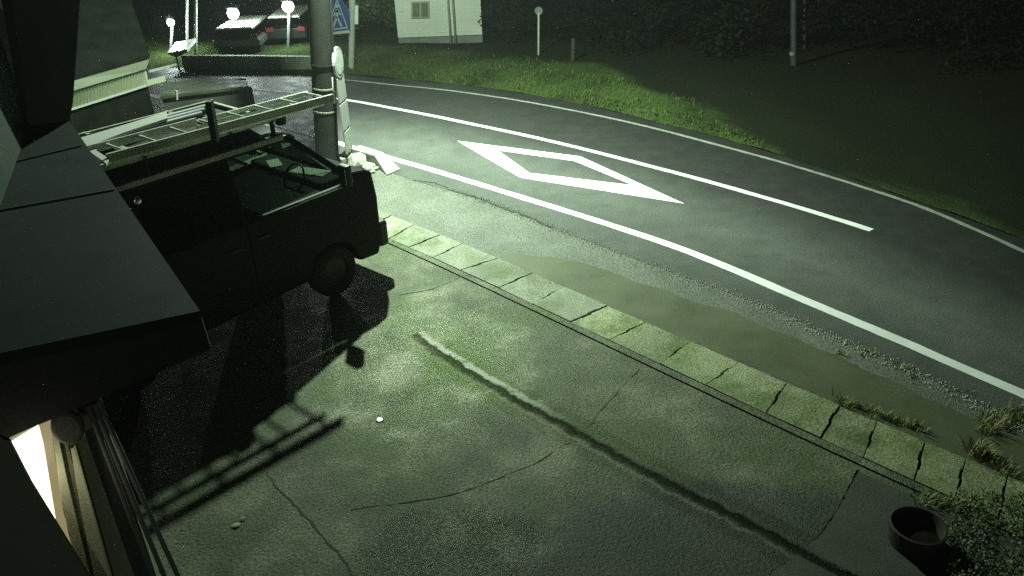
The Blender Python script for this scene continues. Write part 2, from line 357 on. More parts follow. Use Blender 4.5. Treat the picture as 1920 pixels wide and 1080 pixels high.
def covlab(i):
    if i == 0: return 'concrete drain cover mostly hidden behind the nose of the van'
    if i == 1: return 'pale concrete drain cover half hidden by the front bumper of the van'
    n = ['first', 'second', 'third', 'fourth', 'fifth', 'sixth', 'seventh', 'eighth', 'ninth', 'tenth', 'eleventh', 'twelfth', 'thirteenth', 'fourteenth', 'fifteenth', 'sixteenth', 'seventeenth'][i-2]
    look = 'pale bright' if i < 6 else ('speckled grey' if i < 9 else ('mossy yellow-green' if i < 14 else 'dim weed-fringed'))
    return f'{look} concrete drain cover, {n} fully visible one counting from the van'
for i in range(len(LO)-1):
    a, b, c, d = LO[i], LO[i+1], HI[i+1], HI[i]
    ga, gb = .003+.005*random.random(), .003+.005*random.random()
    u1 = (b-a).normalized(); u2 = (c-d).normalized(); v = ((d-a)+(c-b)).normalized()
    a = a+u1*ga+v*.005; b = b-u1*gb+v*.005; c = c-u2*gb-v*.01; d = d+u2*ga-v*.01
    def notch(p, q, inn):          # half hand-hole in the end p->q
        w0, w1 = .46, .74
        return [p, p.lerp(q, w0), p.lerp(q, w0+.03)+inn*.013, p.lerp(q, w1-.03)+inn*.013, p.lerp(q, w1), q]
    poly = notch(b, c, -u1)+notch(d, a, u1)
    zt = .012+.012*random.random(); tl = (random.random()-.5)*.012
    poly = [Vector((p.x, p.y, zt+tl*(1 if k > 5 else -1))) for k, p in enumerate(poly)]
    o = MB().prism(poly, (0, 0, -.075)).build('drain_cover', cover_moss if i > 7 else cover_m, bevel=.004)
    tag(o, covlab(i), 'drain cover', 'concrete drain covers along the road edge')
# kerb strip and yard slab
K0 = off(LOX, -.012) if nrm(LOX, 3).y > 0 else off(LOX, .012)
sgn = -1 if nrm(LOX, 3).y > 0 else 1
K1, K2, K3 = off(LOX, sgn*.003), off(LOX, sgn*.095), off(LOX, sgn*.107)
kk = MB(); RS1, RS2 = resample(K1, .1), resample(K2, .1)
n_ = min(len(RS1), len(RS2))
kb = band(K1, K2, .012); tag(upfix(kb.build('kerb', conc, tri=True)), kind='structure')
upfix(tag(band(K0, K3, -.05).build('kerb_bed', joint_m, tri=True), kind='structure'))
LOTP = [Vector((p.x, p.y, 0)) for p in K3]+[Vector((12, -6, 0)), Vector((-16, -6, 0)), Vector((-16, 22, 0))]
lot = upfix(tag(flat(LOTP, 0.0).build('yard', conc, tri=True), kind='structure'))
DS = pl([(1606, 882), (1640, 900), (1700, 925), (1760, 955), (1850, 990), (2000, 1050), (2100, 1250), (1300, 1400), (1340, 1150), (1450, 1075), (1530, 1012), (1570, 955)])
tag(upfix(flat(DS, .004).build('dark_slab', darkslab, lot, tri=True)), 'darker damp slab at the right end of the yard')
def jline(P, wd, name, label, m_=crack_m, z=.004, jit=.008, wl=None, sd=0):
    o = upfix(strip(ragged(smooth(pl(P), 2), .03, .012, .025), (wl if wl is not None else wd/2), wd/2, z, jit, sd).build(name, m_, lot)); tag(o, label); return o
jline([(748, 553), (800, 545), (845, 530), (863, 519)], .012, 'joint', 'fine joint in the pale concrete near the van', sd=1)
jline([(1200, 692), (1165, 727), (1130, 765), (1092, 812)], .008, 'joint', None, sd=3)
jline([(1082, 824), (1040, 845), (980, 880), (900, 915), (780, 940), (660, 955)], .008, 'joint', None, sd=5)
jline([(1606, 881), (1575, 950), (1532, 1010)], .014, 'joint', None, sd=8)
jline([(500, 888), (560, 955), (600, 1000), (640, 1040), (665, 1085)], .014, 'joint', None, sd=13)
upfix(strip(ragged(pl([(775, 338), (815, 343), (850, 358), (900, 372), (945, 391), (1000, 412), (1040, 428)]), .03, .04, .04), .012, .012, .0062, .02, 50).build('crack', joint_m, road))
CH_ = [(776, 628), (815, 656), (868, 690), (960, 745), (1030, 783), (1090, 815), (1170, 862), (1250, 905), (1330, 945), (1400, 980), (1520, 1045), (1650, 1110)]
GP = resample(smooth(pl(CH_), 3), .03); NC = 26; gw = .22
gvs = []; ga = []; gs_ = []
for k, p in enumerate(GP):
    n = nrm(GP, k); side = 1 if n.y > 0 else -1
    for c in range(NC+1):
        t = (c/NC*2-1)*gw
        q = p+n*t*side; gvs.append((q.x, q.y, .0006+.0045*(1-abs(t)/gw))); ga.append(t+.535)
        u = k*.03
        gs_.append(max(.03, 1.0-max(0, u-1.2)*1.3)*min(1, u/.06) if t > 0 else min(.22, u*.2))
gm_ = MB().add(gvs, [(k*(NC+1)+c, (k+1)*(NC+1)+c, (k+1)*(NC+1)+c+1, k*(NC+1)+c+1) for k in range(len(GP)-1) for c in range(NC)])
groove_m = conc.copy(); groove_m.name = 'groove_concrete'
def groove_nodes(m):
    T = m.node_tree; N, L = T.nodes, T.links; b = N['Principled BSDF']; src = b.inputs['Base Color'].links[0].from_socket
    tc = N.new('ShaderNodeTexCoord')
    def nz(sc_, ro=.7):
        n = N.new('ShaderNodeTexNoise'); n.inputs['Scale'].default_value = sc_; n.inputs['Detail'].default_value = 8; n.inputs['Roughness'].default_value = ro; L.new(tc.outputs['Object'], n.inputs['Vector']); return n.outputs['Fac']
    a = N.new('ShaderNodeAttribute'); a.attribute_name = 'gd'; w_ = N.new('ShaderNodeMath'); w_.operation = 'MULTIPLY_ADD'; L.new(nz(5), w_.inputs[0]); w_.inputs[1].default_value = .17; L.new(a.outputs['Fac'], w_.inputs[2])
    r = N.new('ShaderNodeValToRGB'); L.new(w_.outputs[0], r.inputs[0])
    set_ramp(r, [(p, (v, v, v*.9)) for p, v in ((.535, 1), (.59, .36), (.645, .26), (.69, 1))])
    sp_ = N.new('ShaderNodeMapRange'); L.new(r.outputs[0], sp_.inputs[0]); sp_.inputs[1].default_value = .2; sp_.inputs[3].default_value = .02; sp_.inputs[4].default_value = .4; L.new(sp_.outputs[0], b.inputs['Specular IOR Level'])
    mx = N.new('ShaderNodeMix'); mx.data_type = 'RGBA'; mx.blend_type = 'MULTIPLY'; mx.inputs[0].default_value = 1; L.new(src, mx.inputs[6]); L.new(r.outputs[0], mx.inputs[7])
    r2 = N.new('ShaderNodeValToRGB'); L.new(w_.outputs[0], r2.inputs[0])
    set_ramp(r2, [(p, (v, v, v)) for p, v in ((.5, 0), (.535, .8), (.565, 0), (.65, 0), (.67, 1), (.715, 1), (.745, 0))])
    g2 = N.new('ShaderNodeAttribute'); g2.attribute_name = 'gs'
    gate = N.new('ShaderNodeMapRange'); L.new(nz(5, .6), gate.inputs[0]); gate.inputs[1].default_value = .32; gate.inputs[2].default_value = .44
    m1 = N.new('ShaderNodeMath'); m1.operation = 'MULTIPLY'; L.new(r2.outputs[0], m1.inputs[0]); L.new(g2.outputs['Fac'], m1.inputs[1])
    m2 = N.new('ShaderNodeMath'); m2.operation = 'MULTIPLY'; L.new(m1.outputs[0], m2.inputs[0]); L.new(gate.outputs[0], m2.inputs[1])
    m3 = N.new('ShaderNodeMix'); m3.data_type = 'RGBA'; L.new(m2.outputs[0], m3.inputs[0]); L.new(mx.outputs[2], m3.inputs[6]); m3.inputs[7].default_value = (.5, .52, .44, 1)
    L.new(m3.outputs[2], b.inputs['Base Color'])
groove_nodes(groove_m)
go_ = upfix(gm_.build('groove', groove_m, lot))
for nm_, dat in (('gd', ga), ('gs', gs_)):
    at2 = go_.data.attributes.new(nm_, 'FLOAT', 'POINT')
    for k, v in enumerate(dat): at2.data[k].value = v
go_['label'] = 'damp dark groove with a white silt edge running diagonally across the yard'
# added metal disc tilted to mirror the lamp, in place of a wet glint
pc = g(712, 788); hvn = ((Vector(O)-pc).normalized()+(Vector(LAMP)-pc).normalized()).normalized()
e1 = hvn.orthogonal().normalized(); e2 = hvn.cross(e1)
cm_ = MB(); vs_ = [pc+hvn*.012]; fs_ = []
for i_, (r_i, dz) in enumerate(((.01, .0119), (.018, .0115), (.026, .0107), (.033, .0095), (.039, .0078), (.041, -.004))):
    vs_ += [pc+(e1*math.cos(2*math.pi*k/36)+e2*math.sin(2*math.pi*k/36))*r_i+hvn*dz for k in range(36)]
    fs_ += [(0, 1+k, 1+(k+1) % 36) for k in range(36)] if i_ == 0 else [(1+(i_-1)*36+k, 1+i_*36+k, 1+i_*36+(k+1) % 36, 1+(i_-1)*36+(k+1) % 36) for k in range(36)]
cm_ = cm_.add(vs_, fs_).build('glint_disc', mat('glint_metal', (.75, .77, .75), .2, 1.0), smooth=True)
tag(cm_, 'small added metal disc giving the lamp glint on the wet yard', 'metal cap')

# far verge ------------------------------------------------------------------------
def bank(d, x, y):
    h = .16*min(1, max(0, d)/1.2)
    return h+.09*noise.noise(Vector((x*.5, y*.5, 0)))*min(1, max(0, d))+.03*noise.noise(Vector((x*2.1, y*2.1, 3)))
FR = resample(FAR, .35); rows = [0, .12, .3, .5, .75, 1, 1.3, 1.6, 1.9, 2.2, 2.5, 2.8, 3.1, 3.5, 4, 4.6, 5.4, 6.5, 8, 11, 16, 26, 50]
vs = []; fs = []
sg = 1 if nrm(FR, 30).y > 0 else -1
dirs = []
for i, p in enumerate(FR):
    n = nrm(FR, i)*sg
    n = (n*.35+Vector((0, 1, 0))*.65).normalized(); dirs.append(n)
    for d in rows:
        q = p+n*d; vs.append((q.x, q.y, .008+bank(d, q.x, q.y)))
R_ = len(rows)
for i in range(len(FR)-1):
    for k in range(R_-1): fs.append((i*R_+k, (i+1)*R_+k, (i+1)*R_+k+1, i*R_+k+1))
vo_ = upfix(tag(MB().add(vs, fs).build('verge', verge, smooth=True), kind='structure'))
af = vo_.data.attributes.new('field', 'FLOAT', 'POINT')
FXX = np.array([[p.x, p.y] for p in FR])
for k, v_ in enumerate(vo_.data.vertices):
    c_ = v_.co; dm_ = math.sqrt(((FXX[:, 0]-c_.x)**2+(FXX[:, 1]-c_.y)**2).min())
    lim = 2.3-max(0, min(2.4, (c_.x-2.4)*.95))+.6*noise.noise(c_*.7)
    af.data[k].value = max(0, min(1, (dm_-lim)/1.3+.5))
def far_dark_nodes(m):
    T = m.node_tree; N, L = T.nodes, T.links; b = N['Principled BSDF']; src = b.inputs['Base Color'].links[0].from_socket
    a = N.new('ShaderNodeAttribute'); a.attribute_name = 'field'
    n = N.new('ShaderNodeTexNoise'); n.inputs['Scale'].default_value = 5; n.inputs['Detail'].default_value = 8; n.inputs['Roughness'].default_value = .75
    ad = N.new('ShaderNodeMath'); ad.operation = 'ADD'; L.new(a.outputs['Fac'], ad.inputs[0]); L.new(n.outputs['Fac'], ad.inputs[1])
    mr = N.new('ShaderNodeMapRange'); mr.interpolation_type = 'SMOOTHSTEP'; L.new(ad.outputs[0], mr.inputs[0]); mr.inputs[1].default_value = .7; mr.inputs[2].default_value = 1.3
    mx = N.new('ShaderNodeMix'); mx.data_type = 'RGBA'; L.new(mr.outputs[0], mx.inputs[0]); L.new(src, mx.inputs[6]); mx.inputs[7].default_value = (.010, .013, .006, 1)  # base colour darkens away from the road and toward the right
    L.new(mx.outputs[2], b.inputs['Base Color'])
far_dark_nodes(verge)

def blades(pts, m, name, h=(.05, .14), wd=.012, lean=.5, per=1):
    b = MB()
    for p in pts:
        for _ in range(per):
            a = random.random()*6.283; l = random.uniform(*h); d = Vector((math.cos(a), math.sin(a), 0)); t = Vector((-d.y, d.x, 0))
            q = Vector(p)+Vector((random.gauss(0, .02), random.gauss(0, .02), -.01)); ln = random.random()*lean*l
            w_ = wd*random.uniform(.6, 1.3)
            b.add([q-t*w_, q+t*w_, q+d*ln*.45+t*w_*.7+Vector((0, 0, l*.62)), q+d*ln*.45-t*w_*.7+Vector((0, 0, l*.62)), q+d*ln+Vector((0, 0, l*.95))], [(0, 1, 2, 3), (3, 2, 4)])
    return b.build(name, m)
gp = []
for _ in range(60000):
    x = random.uniform(560, 1900); i_ = None
    y = random.uniform(90, 440)
    q = g(x, y, .1)
    gp.append(q)
# keep blades beyond the verge edge and within its first metres
FX = np.array([[p.x, p.y] for p in FR])
keep = []
for q in gp:
    dd = (FX[:, 0]-q.x)**2+(FX[:, 1]-q.y)**2; i = int(dd.argmin()); d = math.sqrt(dd[i])
    v = q-FR[i]; v.z = 0
    if q.x < 4.6 and v.dot(dirs[i]) > .03 and d < 2.4-max(0, min(2.4, (q.x-2.4)*.95))+.6*noise.noise(Vector((q.x, q.y, .1))*.7) and noise.noise(Vector((q.x*.8, q.y*.8, 9)))*.7+random.random() > .1+.33*d/max(.3, 1-max(0, (q.x-2.6)*.25)):
        keep.append(Vector((q.x, q.y, .008+bank(d, q.x, q.y))))
tag(blades(keep, grassm, 'grass', (.02, .11), .012, 1.1), 'short rough grass on the verge beyond the road', 'grass', kind='stuff')

# ================================================================== UTILITY POLE WITH LAMP
pb = g(614, 304)
ptop = at(604, 0, pb.y)
ax = (ptop-pb).normalized(); ax = (ax*.85+Vector((0, 0, 1))*.15).normalized()
up_ = empty('utility_pole', pb, 'thick dark concrete utility pole standing beside the van', 'utility pole')
def ap(t): return pb+ax*t
MB().tube([ap(-.1), ap(0), ap(3), ap(9)], [.205, .205, .19, .16], 28).build('shaft', pole_m, up_, smooth=True)
for t in (.95, 1.35, 1.75): MB().tube([ap(t), ap(t+.025)], .206, 28).build('strap', dull_alu if t < 1.5 else black_trim, up_)
cv = Vector((.19, -.08, 0))
MB().tube([ap(1.1)+cv, ap(1.55)+cv], .035, 10).build('conduit', pale_pole, up_, smooth=True)
MB().tube([ap(0)+cv*1.1, ap(1.1)+cv*1.1, ap(8)+cv*1.0], .018, 8).build('conduit', black_trim, up_, smooth=True)
lh = Vector(LAMP)
MB().tube([ap(6.4), ap(6.6).lerp(lh+Vector((0, 0, .3)), .5), lh+Vector((0, .1, .22))], .03, 10).build('lamp_arm', dull_alu, up_, smooth=True)
hd = MB().prism([lh+Vector(v) for v in ((-.14, -.3, .1), (.14, -.3, .1), (.17, .25, .1), (-.17, .25, .1))], (0, 0, .12)).build('lamp_head', dull_alu, up_, bevel=.03)
MB().prism([lh+Vector(v) for v in ((-.07, -.1, .085), (.07, -.1, .085), (.07, .1, .085), (-.07, .1, .085))], (0, 0, .012)).build('lens', led, hd)
pt = bpy.data.lights.new('street_light', 'POINT'); pt.energy = LAMP_W; pt.color = LAMP_COL; pt.shadow_soft_size = .07
sp = bpy.data.lights.new('street_spot', 'SPOT'); sp.energy = SPOT_W; sp.color = LAMP_COL; sp.shadow_soft_size = .07; sp.spot_size = math.radians(125); sp.spot_blend = 1.0
so = bpy.data.objects.new('street_spot', sp); COL.objects.link(so); so.location = lh
so.rotation_euler = (Vector((.1, 14.0, 0))-lh).to_track_quat('-Z', 'Y').to_euler()
bpy.context.view_layer.update(); so.parent = up_; so.matrix_parent_inverse = up_.matrix_world.inverted()
po = bpy.data.objects.new('street_light', pt); COL.objects.link(po); po.location = lh; po.parent = up_; po.matrix_parent_inverse = up_.matrix_world.inverted()

# ================================================================== BUS STOP SIGN
sb = g(657, 300); st = at(630, 88, sb.y); sax = (st-sb).normalized(); H = (st-sb).length
bs = empty('bus_stop_sign', sb, 'narrow white round-headed bus stop sign on two thin legs beside the thick pole', 'bus stop sign')
wv = Vector((.12, .99, 0)).normalized()
nv = sax.cross(wv).normalized()
for sx, e in ((-.11, .0), (.11, .0)):
    MB().tube([sb+wv*sx*1.2, sb+sax*(H-.1)+wv*sx], .016, 8).build('leg', dim_pole, bs, smooth=True)
def spanel(t0, t1, hw, th, name, m_):
    P = [sb+sax*t0-wv*hw-nv*th/2, sb+sax*t0+wv*hw-nv*th/2, sb+sax*t1+wv*hw-nv*th/2, sb+sax*t1-wv*hw-nv*th/2]
    return MB().prism(P, nv*th).build(name, m_, bs, bevel=.006)
hr = .26
disc = [sb+sax*(H-hr)+(wv*math.cos(a)+sax*math.sin(a))*hr-nv*.02 for a in [2*math.pi*k/28 for k in range(28)]]
signw = mat('sign_white', (.42, .44, .41), .5)
dk = MB().prism(disc, nv*.04).build('round_plate', signw, bs)
rd = [sb+sax*(H-hr)+(wv*math.cos(a)+sax*math.sin(a))*hr*.78 for a in [2*math.pi*k/28 for k in range(28)]]
for sgn_ in (1, -1):
    MB().prism([p+nv*.021*sgn_ for p in rd], nv*.003*sgn_).build('face', noisy('faded_face%d' % sgn_, [(.3, (.4, .44, .4)), (.7, (.55, .58, .53))], 12), dk)
spanel(H-.92, H-hr*2+.02, .21, .03, 'name_panel', signw)
spanel(H-1.42, H-.96, .21, .03, 'timetable_panel', signw)
spanel(H-1.85, H-1.46, .19, .03, 'notice_panel', noisy('faded_notice', [(.3, (.35, .4, .34)), (.7, (.5, .55, .48))], 10))
MB().box(sb+Vector((0, 0, .05)), (.4, .3, .1), .4).build('base', stone, bs, bevel=.02)

# rubble and kerb block near the pole base
def rock(c, r, label, seed, sq=(1, 1, .7), kindname='concrete_chunk'):
    bm = bmesh.new(); bmesh.ops.create_icosphere(bm, subdivisions=2, radius=1)
    for v in bm.verts:
        n = noise.noise(v.co*1.1+Vector((seed*3.1, 0, 0)))*.45
        v.co = Vector((v.co.x*sq[0], v.co.y*sq[1], v.co.z*sq[2]))*(1+n)*r
    me = bpy.data.meshes.new(kindname); bm.to_mesh(me); bm.free(); me.materials.append(stone)
    o = bpy.data.objects.new(kindname, me); COL.objects.link(o); o.location = Vector(c)+Vector((0, 0, r*sq[2]*.45)); o.rotation_euler = (0, 0, seed)
    return tag(o, label, 'rubble', 'broken concrete beside the pole')
rock(g(672, 311), .19, 'largest rounded chunk of broken concrete at the foot of the bus stop sign', 1.2, (1.1, .9, .85))
rock(g(692, 316), .13, 'mid-sized broken concrete lump between the big chunk and the kerb block', 2.3, (1.3, .9, .6))
rock(g(705, 318), .055, 'small pale concrete fragment nearest the kerb block', 3.1)
rock(g(699, 324), .05, 'small concrete fragment in front of the mid-sized lump', 4.7)
rock(g(684, 325), .08, 'flat concrete fragment lying closest to the van', 5.5, (1.4, 1, .4))
A_, B_, C_ = g(662, 297), g(706, 311), g(733, 326)
kbm = MB()
nn = Vector((.62, .78, 0))
kbm.prism([A_+nn*-.02, A_+nn*.2, B_+nn*.2, B_+nn*-.02], (0, 0, .2))
k1 = kbm.build('kerb_block', stone, bevel=.015); tag(k1, 'long pale kerb block behind the rubble by the pole', 'kerb block')
rp = MB(); P0 = [B_+nn*-.02, B_+nn*.2, C_+nn*.24, C_+nn*-.1]
rp.add([*P0, P0[0]+Vector((0, 0, .2)), P0[1]+Vector((0, 0, .2)), P0[2]+Vector((0, 0, .02)), P0[3]+Vector((0, 0, .02))], [(0, 1, 2, 3), (4, 5, 6, 7), (0, 1, 5, 4), (1, 2, 6, 5), (2, 3, 7, 6), (3, 0, 4, 7)])
k2 = rp.build('kerb_block', stone, bevel=.01); tag(k2, 'sloping white kerb end block tapering down to the pavement', 'kerb block')

# ================================================================== VAN
TH = math.radians(48); ct, s_t = math.cos(TH), math.sin(TH)
def VO(a, b): return Vector((a*ct+b*s_t, a*s_t-b*ct, 0))
vo = VO(4.1, -8.71)
van = empty('parked_van', vo, 'black van parked nose to the road with a ladder on its roof rack', 'van', rz=TH)
def vw(x, y, z): return vo+Vector((x*ct-y*s_t, x*s_t+y*ct, z))
def toloc(P):
    d = P-vo; return Vector((d.x*ct+d.y*s_t, -d.x*s_t+d.y*ct, P.z))
def vb(m, name, mt, par=None, **k): return m.build(name, mt, par or van, world=False, **k)
def vb2(m, name, mt, par, **k):
    o = m.build(name, mt, par, world=False, **k); return o
prof = [(-2.1, .42), (-2.13, .75), (-2.08, 1.2), (-2.02, 1.36), (1.66, 1.4), (1.8, 1.52), (2.02, 1.49), (2.14, 1.42), (2.18, 1.08), (2.17, .5), (2.1, .3)]
def arch(xc, r=.37, zc=.33):
    return [(xc+r*math.cos(a), zc+r*math.sin(a)) for a in [math.radians(v) for v in range(5, 180, 19)]]
prof += [(1.79, .32)]+arch(1.38)+[(-.9, .3)]+arch(-1.3)+[(-1.75, .36)]
hw = .84
body = vb(MB().prism([(x, -hw, z) for x, z in prof], (0, 2*hw, 0)), 'body', paint, bevel=.05, smooth=False)
# cabin pillars + roof
def sidepts(s):
    y0, y1 = s*.82, s*.70
    return dict(A0=(1.78, y0, 1.46), A1=(1.08, y1, 2.13), B0=(.28, y0, 1.37), B1=(.24, y1, 2.12), C0=(-.85, y0, 1.37), C1=(-.87, y1, 2.12), D0=(-2.02, y0, 1.36), D1=(-1.9, y1, 2.1))
cab = MB()
for s in (-1, 1):
    q = sidepts(s)
    for k, wd in (('A', .07), ('B', .1), ('C', .1), ('D', .14)): cab.bar(q[k+'0'], q[k+'1'], wd, .07, up=(1, 0, 0) if k != 'A' else (0, 1, 0))
    cab.bar(q['A1'], q['D1'], .07, .07)
q = sidepts(1); p = sidepts(-1)
vb(cab, 'pillars', paint, bevel=.015)
roof = MB()
ys = [-.74, -.6, -.3, 0, .3, .6, .74]; xs = [-2.0, -1.9, -1, 0, .95, 1.1, 1.17]
def rz_(x, y): return 2.225-.06*(abs(y)/.74)**3-.05*max(0, (x-.9)/.27)**2-.05*max(0, (-1.8-x)/.2)**2
rv = [(x, y, rz_(x, y)) for x in xs for y in ys]; nY = len(ys)
rf = [(i*nY+j, (i+1)*nY+j, (i+1)*nY+j+1, i*nY+j+1) for i in range(len(xs)-1) for j in range(nY-1)]
ro = vb(roof.add(rv, rf), 'roof', paint, smooth=True); sm = ro.modifiers.new('solid', 'SOLIDIFY'); sm.thickness = .07; sm.offset = -1
dg = MB().bar((-1.95, -.755, 2.15), (1.0, -.755, 2.16), .03, .05).bar((-1.95, .755, 2.15), (1.0, .755, 2.16), .03, .05); vb(dg, 'drip_rail', dull_alu)
def pane(name, P, m_, parent=None):
    a = [Vector(v) for v in P]; n = (a[1]-a[0]).cross(a[2]-a[0]).normalized()
    return vb(MB().prism(a, n*.006), name, m_, parent)
def inset(P, k):
    c = sum((Vector(v) for v in P), Vector())/len(P); return [Vector(v).lerp(c, k) for v in P]
pane('windscreen', inset([p['A0'], q['A0'], q['A1'], p['A1']], .04), g_clear)
for s in (-1, 1):
    q = sidepts(s); dx = Vector((0, 0, 0))
    # front door: outer skin + handle + window + mirror
    y = s*.845
    dp = [(.3, y, .42), (.93, y, .42), (.98, y, .66), (1.2, y, .79), (1.6, y, .79), (1.66, y, 1.38), (.3, y, 1.36)]
    door = vb(MB().prism(dp, (0, s*.012, 0)), 'door', paint, bevel=.006)
    vb(MB().box((.46, s*.87, 1.16), (.17, .025, .035)), 'handle', plastic, door, bevel=.008)
    pane('window', inset([q['B0'], q['A0'], q['A1'], q['B1']], .05), g_clear, door)
    sd = [(-.82, y, .40), (.26, y, .40), (.26, y, 1.36), (-.82, y, 1.36)]
    sdoor = vb(MB().prism(sd, (0, s*.012, 0)), 'sliding_door', paint, bevel=.006)
    vb(MB().box((.1, s*.87, 1.12), (.17, .025, .035)), 'handle', plastic, sdoor, bevel=.008)
    vb(MB().box((-1.25, s*.862, 1.05), (1.1, .014, .03)), 'slide_track', plastic, sdoor)
    pane('window', inset([q['C0'], q['B0'], q['B1'], q['C1']], .05), g_dark, sdoor)
    pane('rear_side_window', inset([q['D0'], q['C0'], q['C1'], q['D1']], .05), g_dark)
    mi = vb(MB().box((1.6, s*1.0, 1.58), (.09, .17, .26)), 'mirror', plastic, bevel=.025)
    vb(MB().bar((1.64, s*.83, 1.47), (1.62, s*.95, 1.52), .04, .04), 'mirror_arm', plastic, mi)
    vb(MB().box((1.552, s*1.0, 1.58), (.006, .13, .19)), 'mirror_glass', chrome, mi)
    vb(MB().box((2.145, s*.62, 1.02), (.09, .3, .2)), 'headlight', lens_m, bevel=.03)
    vb(MB().box((-2.12, s*.76, 1.15), (.04, .1, .38)), 'tail_light', mat('tail_red%d' % s, (.10, .02, .018), .2), bevel=.01)
    # wheels
    for xc in (1.38, -1.3):
        wh = MB(); n = 28
        pr = [(.19, -.09), (.29, -.1), (.325, -.075), (.33, 0), (.325, .075), (.29, .1), (.19, .09)]
        vs_ = [(xc+r*math.cos(2*math.pi*k/n), s*.745+yy, .33+r*math.sin(2*math.pi*k/n)) for r, yy in pr for k in range(n)]
        fs_ = [(i*n+k, i*n+(k+1) % n, (i+1)*n+(k+1) % n, (i+1)*n+k) for i in range(len(pr)-1) for k in range(n)]
        ty = vb(wh.add(vs_, fs_), 'wheel', rubber, smooth=True)
        rm = MB(); rr = [(.2, .06), (.17, .075), (.07, .05), (0.001, .06)]
        vs_ = [(xc+r*math.cos(2*math.pi*k/n), s*(.745+yy), .33+r*math.sin(2*math.pi*k/n)) for r, yy in rr for k in range(n)]
        fs_ = [(i*n+k, i*n+(k+1) % n, (i+1)*n+(k+1) % n, (i+1)*n+k) for i in range(len(rr)-1) for k in range(n)]
        vb(rm.add(vs_, fs_), 'rim', rimm, ty, smooth=True)
    vb(MB().box((.55, s*.38, .95), (.5, .5, .14)).box((.3, s*.38, 1.3), (.14, .48, .7)).box((.28, s*.38, 1.74), (.1, .26, .2)), 'seat', seatm, bevel=.03)
q, p = sidepts(1), sidepts(-1)
pane('rear_window', inset([p['D0'], q['D0'], q['D1'], p['D1']], .06), g_dark)
vb(MB().box((2.2, 0, .56), (.16, 1.7, .36)), 'bumper', plastic, bevel=.05)
vb(MB().box((2.17, 0, 1.0), (.05, .9, .14)), 'grille', plastic, bevel=.01)
vb(MB().box((1.58, 0, 1.42), (.34, 1.5, .1)), 'dashboard', seatm, bevel=.03)
swr = MB(); c0 = Vector((1.3, -.38, 1.5)); ux, uy = Vector((0, 1, 0)), Vector((.5, 0, .86))
swr.tube([c0+(ux*math.cos(a)+uy*math.sin(a))*.18 for a in [2*math.pi*k/20 for k in range(21)]], .014, 6)
vb(swr, 'steering_wheel', plastic, smooth=True)
vb(MB().bar((1.74, -.5, 1.51), (1.42, -.1, 1.82), .015, .015), 'wiper', plastic)
vb(MB().bar((1.0, -.862, 1.385), (1.55, -.862, 1.4), .012, .022), 'belt_trim', dull_alu)
vb(MB().box((1.6, -.3, 1.476), (.2, .5, .012), .3).box((1.52, .35, 1.476), (.16, .3, .012), -.4), 'dash_glints', whitem)  # white sheets added on the dashboard in place of its lamp-lit patches
vb(MB().box((-.35, .0, 2.325), (2.62, 1.2, .02)), 'shadow_tray', black_trim)  # black sheet added so the rack throws a solid shadow
rt_ = MB()
for k_ in range(3): rt_.tube([(-1.7, .1+.11*k_, 2.39), (.55+.1*k_, .1+.11*k_, 2.39)], .045, 10)
vb(rt_, 'pipe_bundle', plastic, smooth=True)
for px_, py_, r_ in ((257, 377, .045), (241, 392, .022)):  # chrome domes added on the van's side to make its glints
    pk = onplane(px_, py_, vw(0, -.862, 1), vw(0, -1, 0)-vw(0, 0, 0)); lk = toloc(pk)
    bm = bmesh.new(); bmesh.ops.create_uvsphere(bm, u_segments=20, v_segments=12, radius=r_); me = bpy.data.meshes.new('glint_dome'); bm.to_mesh(me); bm.free(); me.materials.append(mat('soft_chrome', (.8, .82, .8), .26, 1.0))
    for p_ in me.polygons: p_.use_smooth = True
    q_ = bpy.data.objects.new('glint_dome' if r_ > .03 else 'small_glint_dome', me); COL.objects.link(q_); q_.parent = van; q_.location = lk; q_.scale = (1, .5, 1)
# rack
rk = vb(MB().bar((-1.9, -.64, 2.36), (1.05, -.64, 2.36), .035, .07), 'roof_rack', dull_alu, bevel=.004)
vb(MB().bar((-1.9, .60, 2.36), (1.0, .60, 2.36), .035, .05), 'rack_rail', dull_alu, rk, bevel=.004)
for x in (-1.6, -.55, .42, .95): vb(MB().bar((x, -.68, 2.36), (x, .66, 2.36), .04, .035), 'crossbar', dull_alu, rk)
for x in (-1.6, -.55, .42, .95):
    for y in (-.66, .62): vb(MB().bar((x, y, 2.17), (x, y, 2.37), .05, .03, up=(1, 0, 0)), 'rack_foot', black_trim, rk)
vb(MB().box((1.07, -.66, 2.34), (.1, .1, .14)), 'rack_end_cap', plastic, rk, bevel=.02)

# ladder lying on the rack: straight, along the van
zl = 2.47
nf, nb = toloc(g(624, 183, zl)), toloc(g(200, 297, zl))
ff, fb = toloc(g(560, 170, zl)), toloc(g(412, 210, zl))
la = empty('extension_ladder', vw((nf.x+nb.x)/2, (nf.y+ff.y)/2, zl), 'aluminium extension ladder lying along the rack and jutting over the windscreen', 'ladder')
def lad(m, name, mt=alu, **k): return m.build(name, mt, la, **k)
def lerpx(a, b, x): return a.lerp(b, (x-a.x)/(b.x-a.x))
print('LADDER', nf, nb, ff, fb)
lad(MB().bar(vw(*nb), vw(*nf), .028, .085), 'rail', bevel=.003)
fbx = lerpx(ff, fb, max(-1.55, nb.x))
wlad = .42
farr = lambda x: Vector((x, lerpx(nf, nb, x).y+wlad, zl))
x1 = ff.x
lad(MB().bar(vw(*farr(x1)), vw(*farr(x1-1.35)), .026, .05), 'rail', bevel=.003)
x = x1-.05
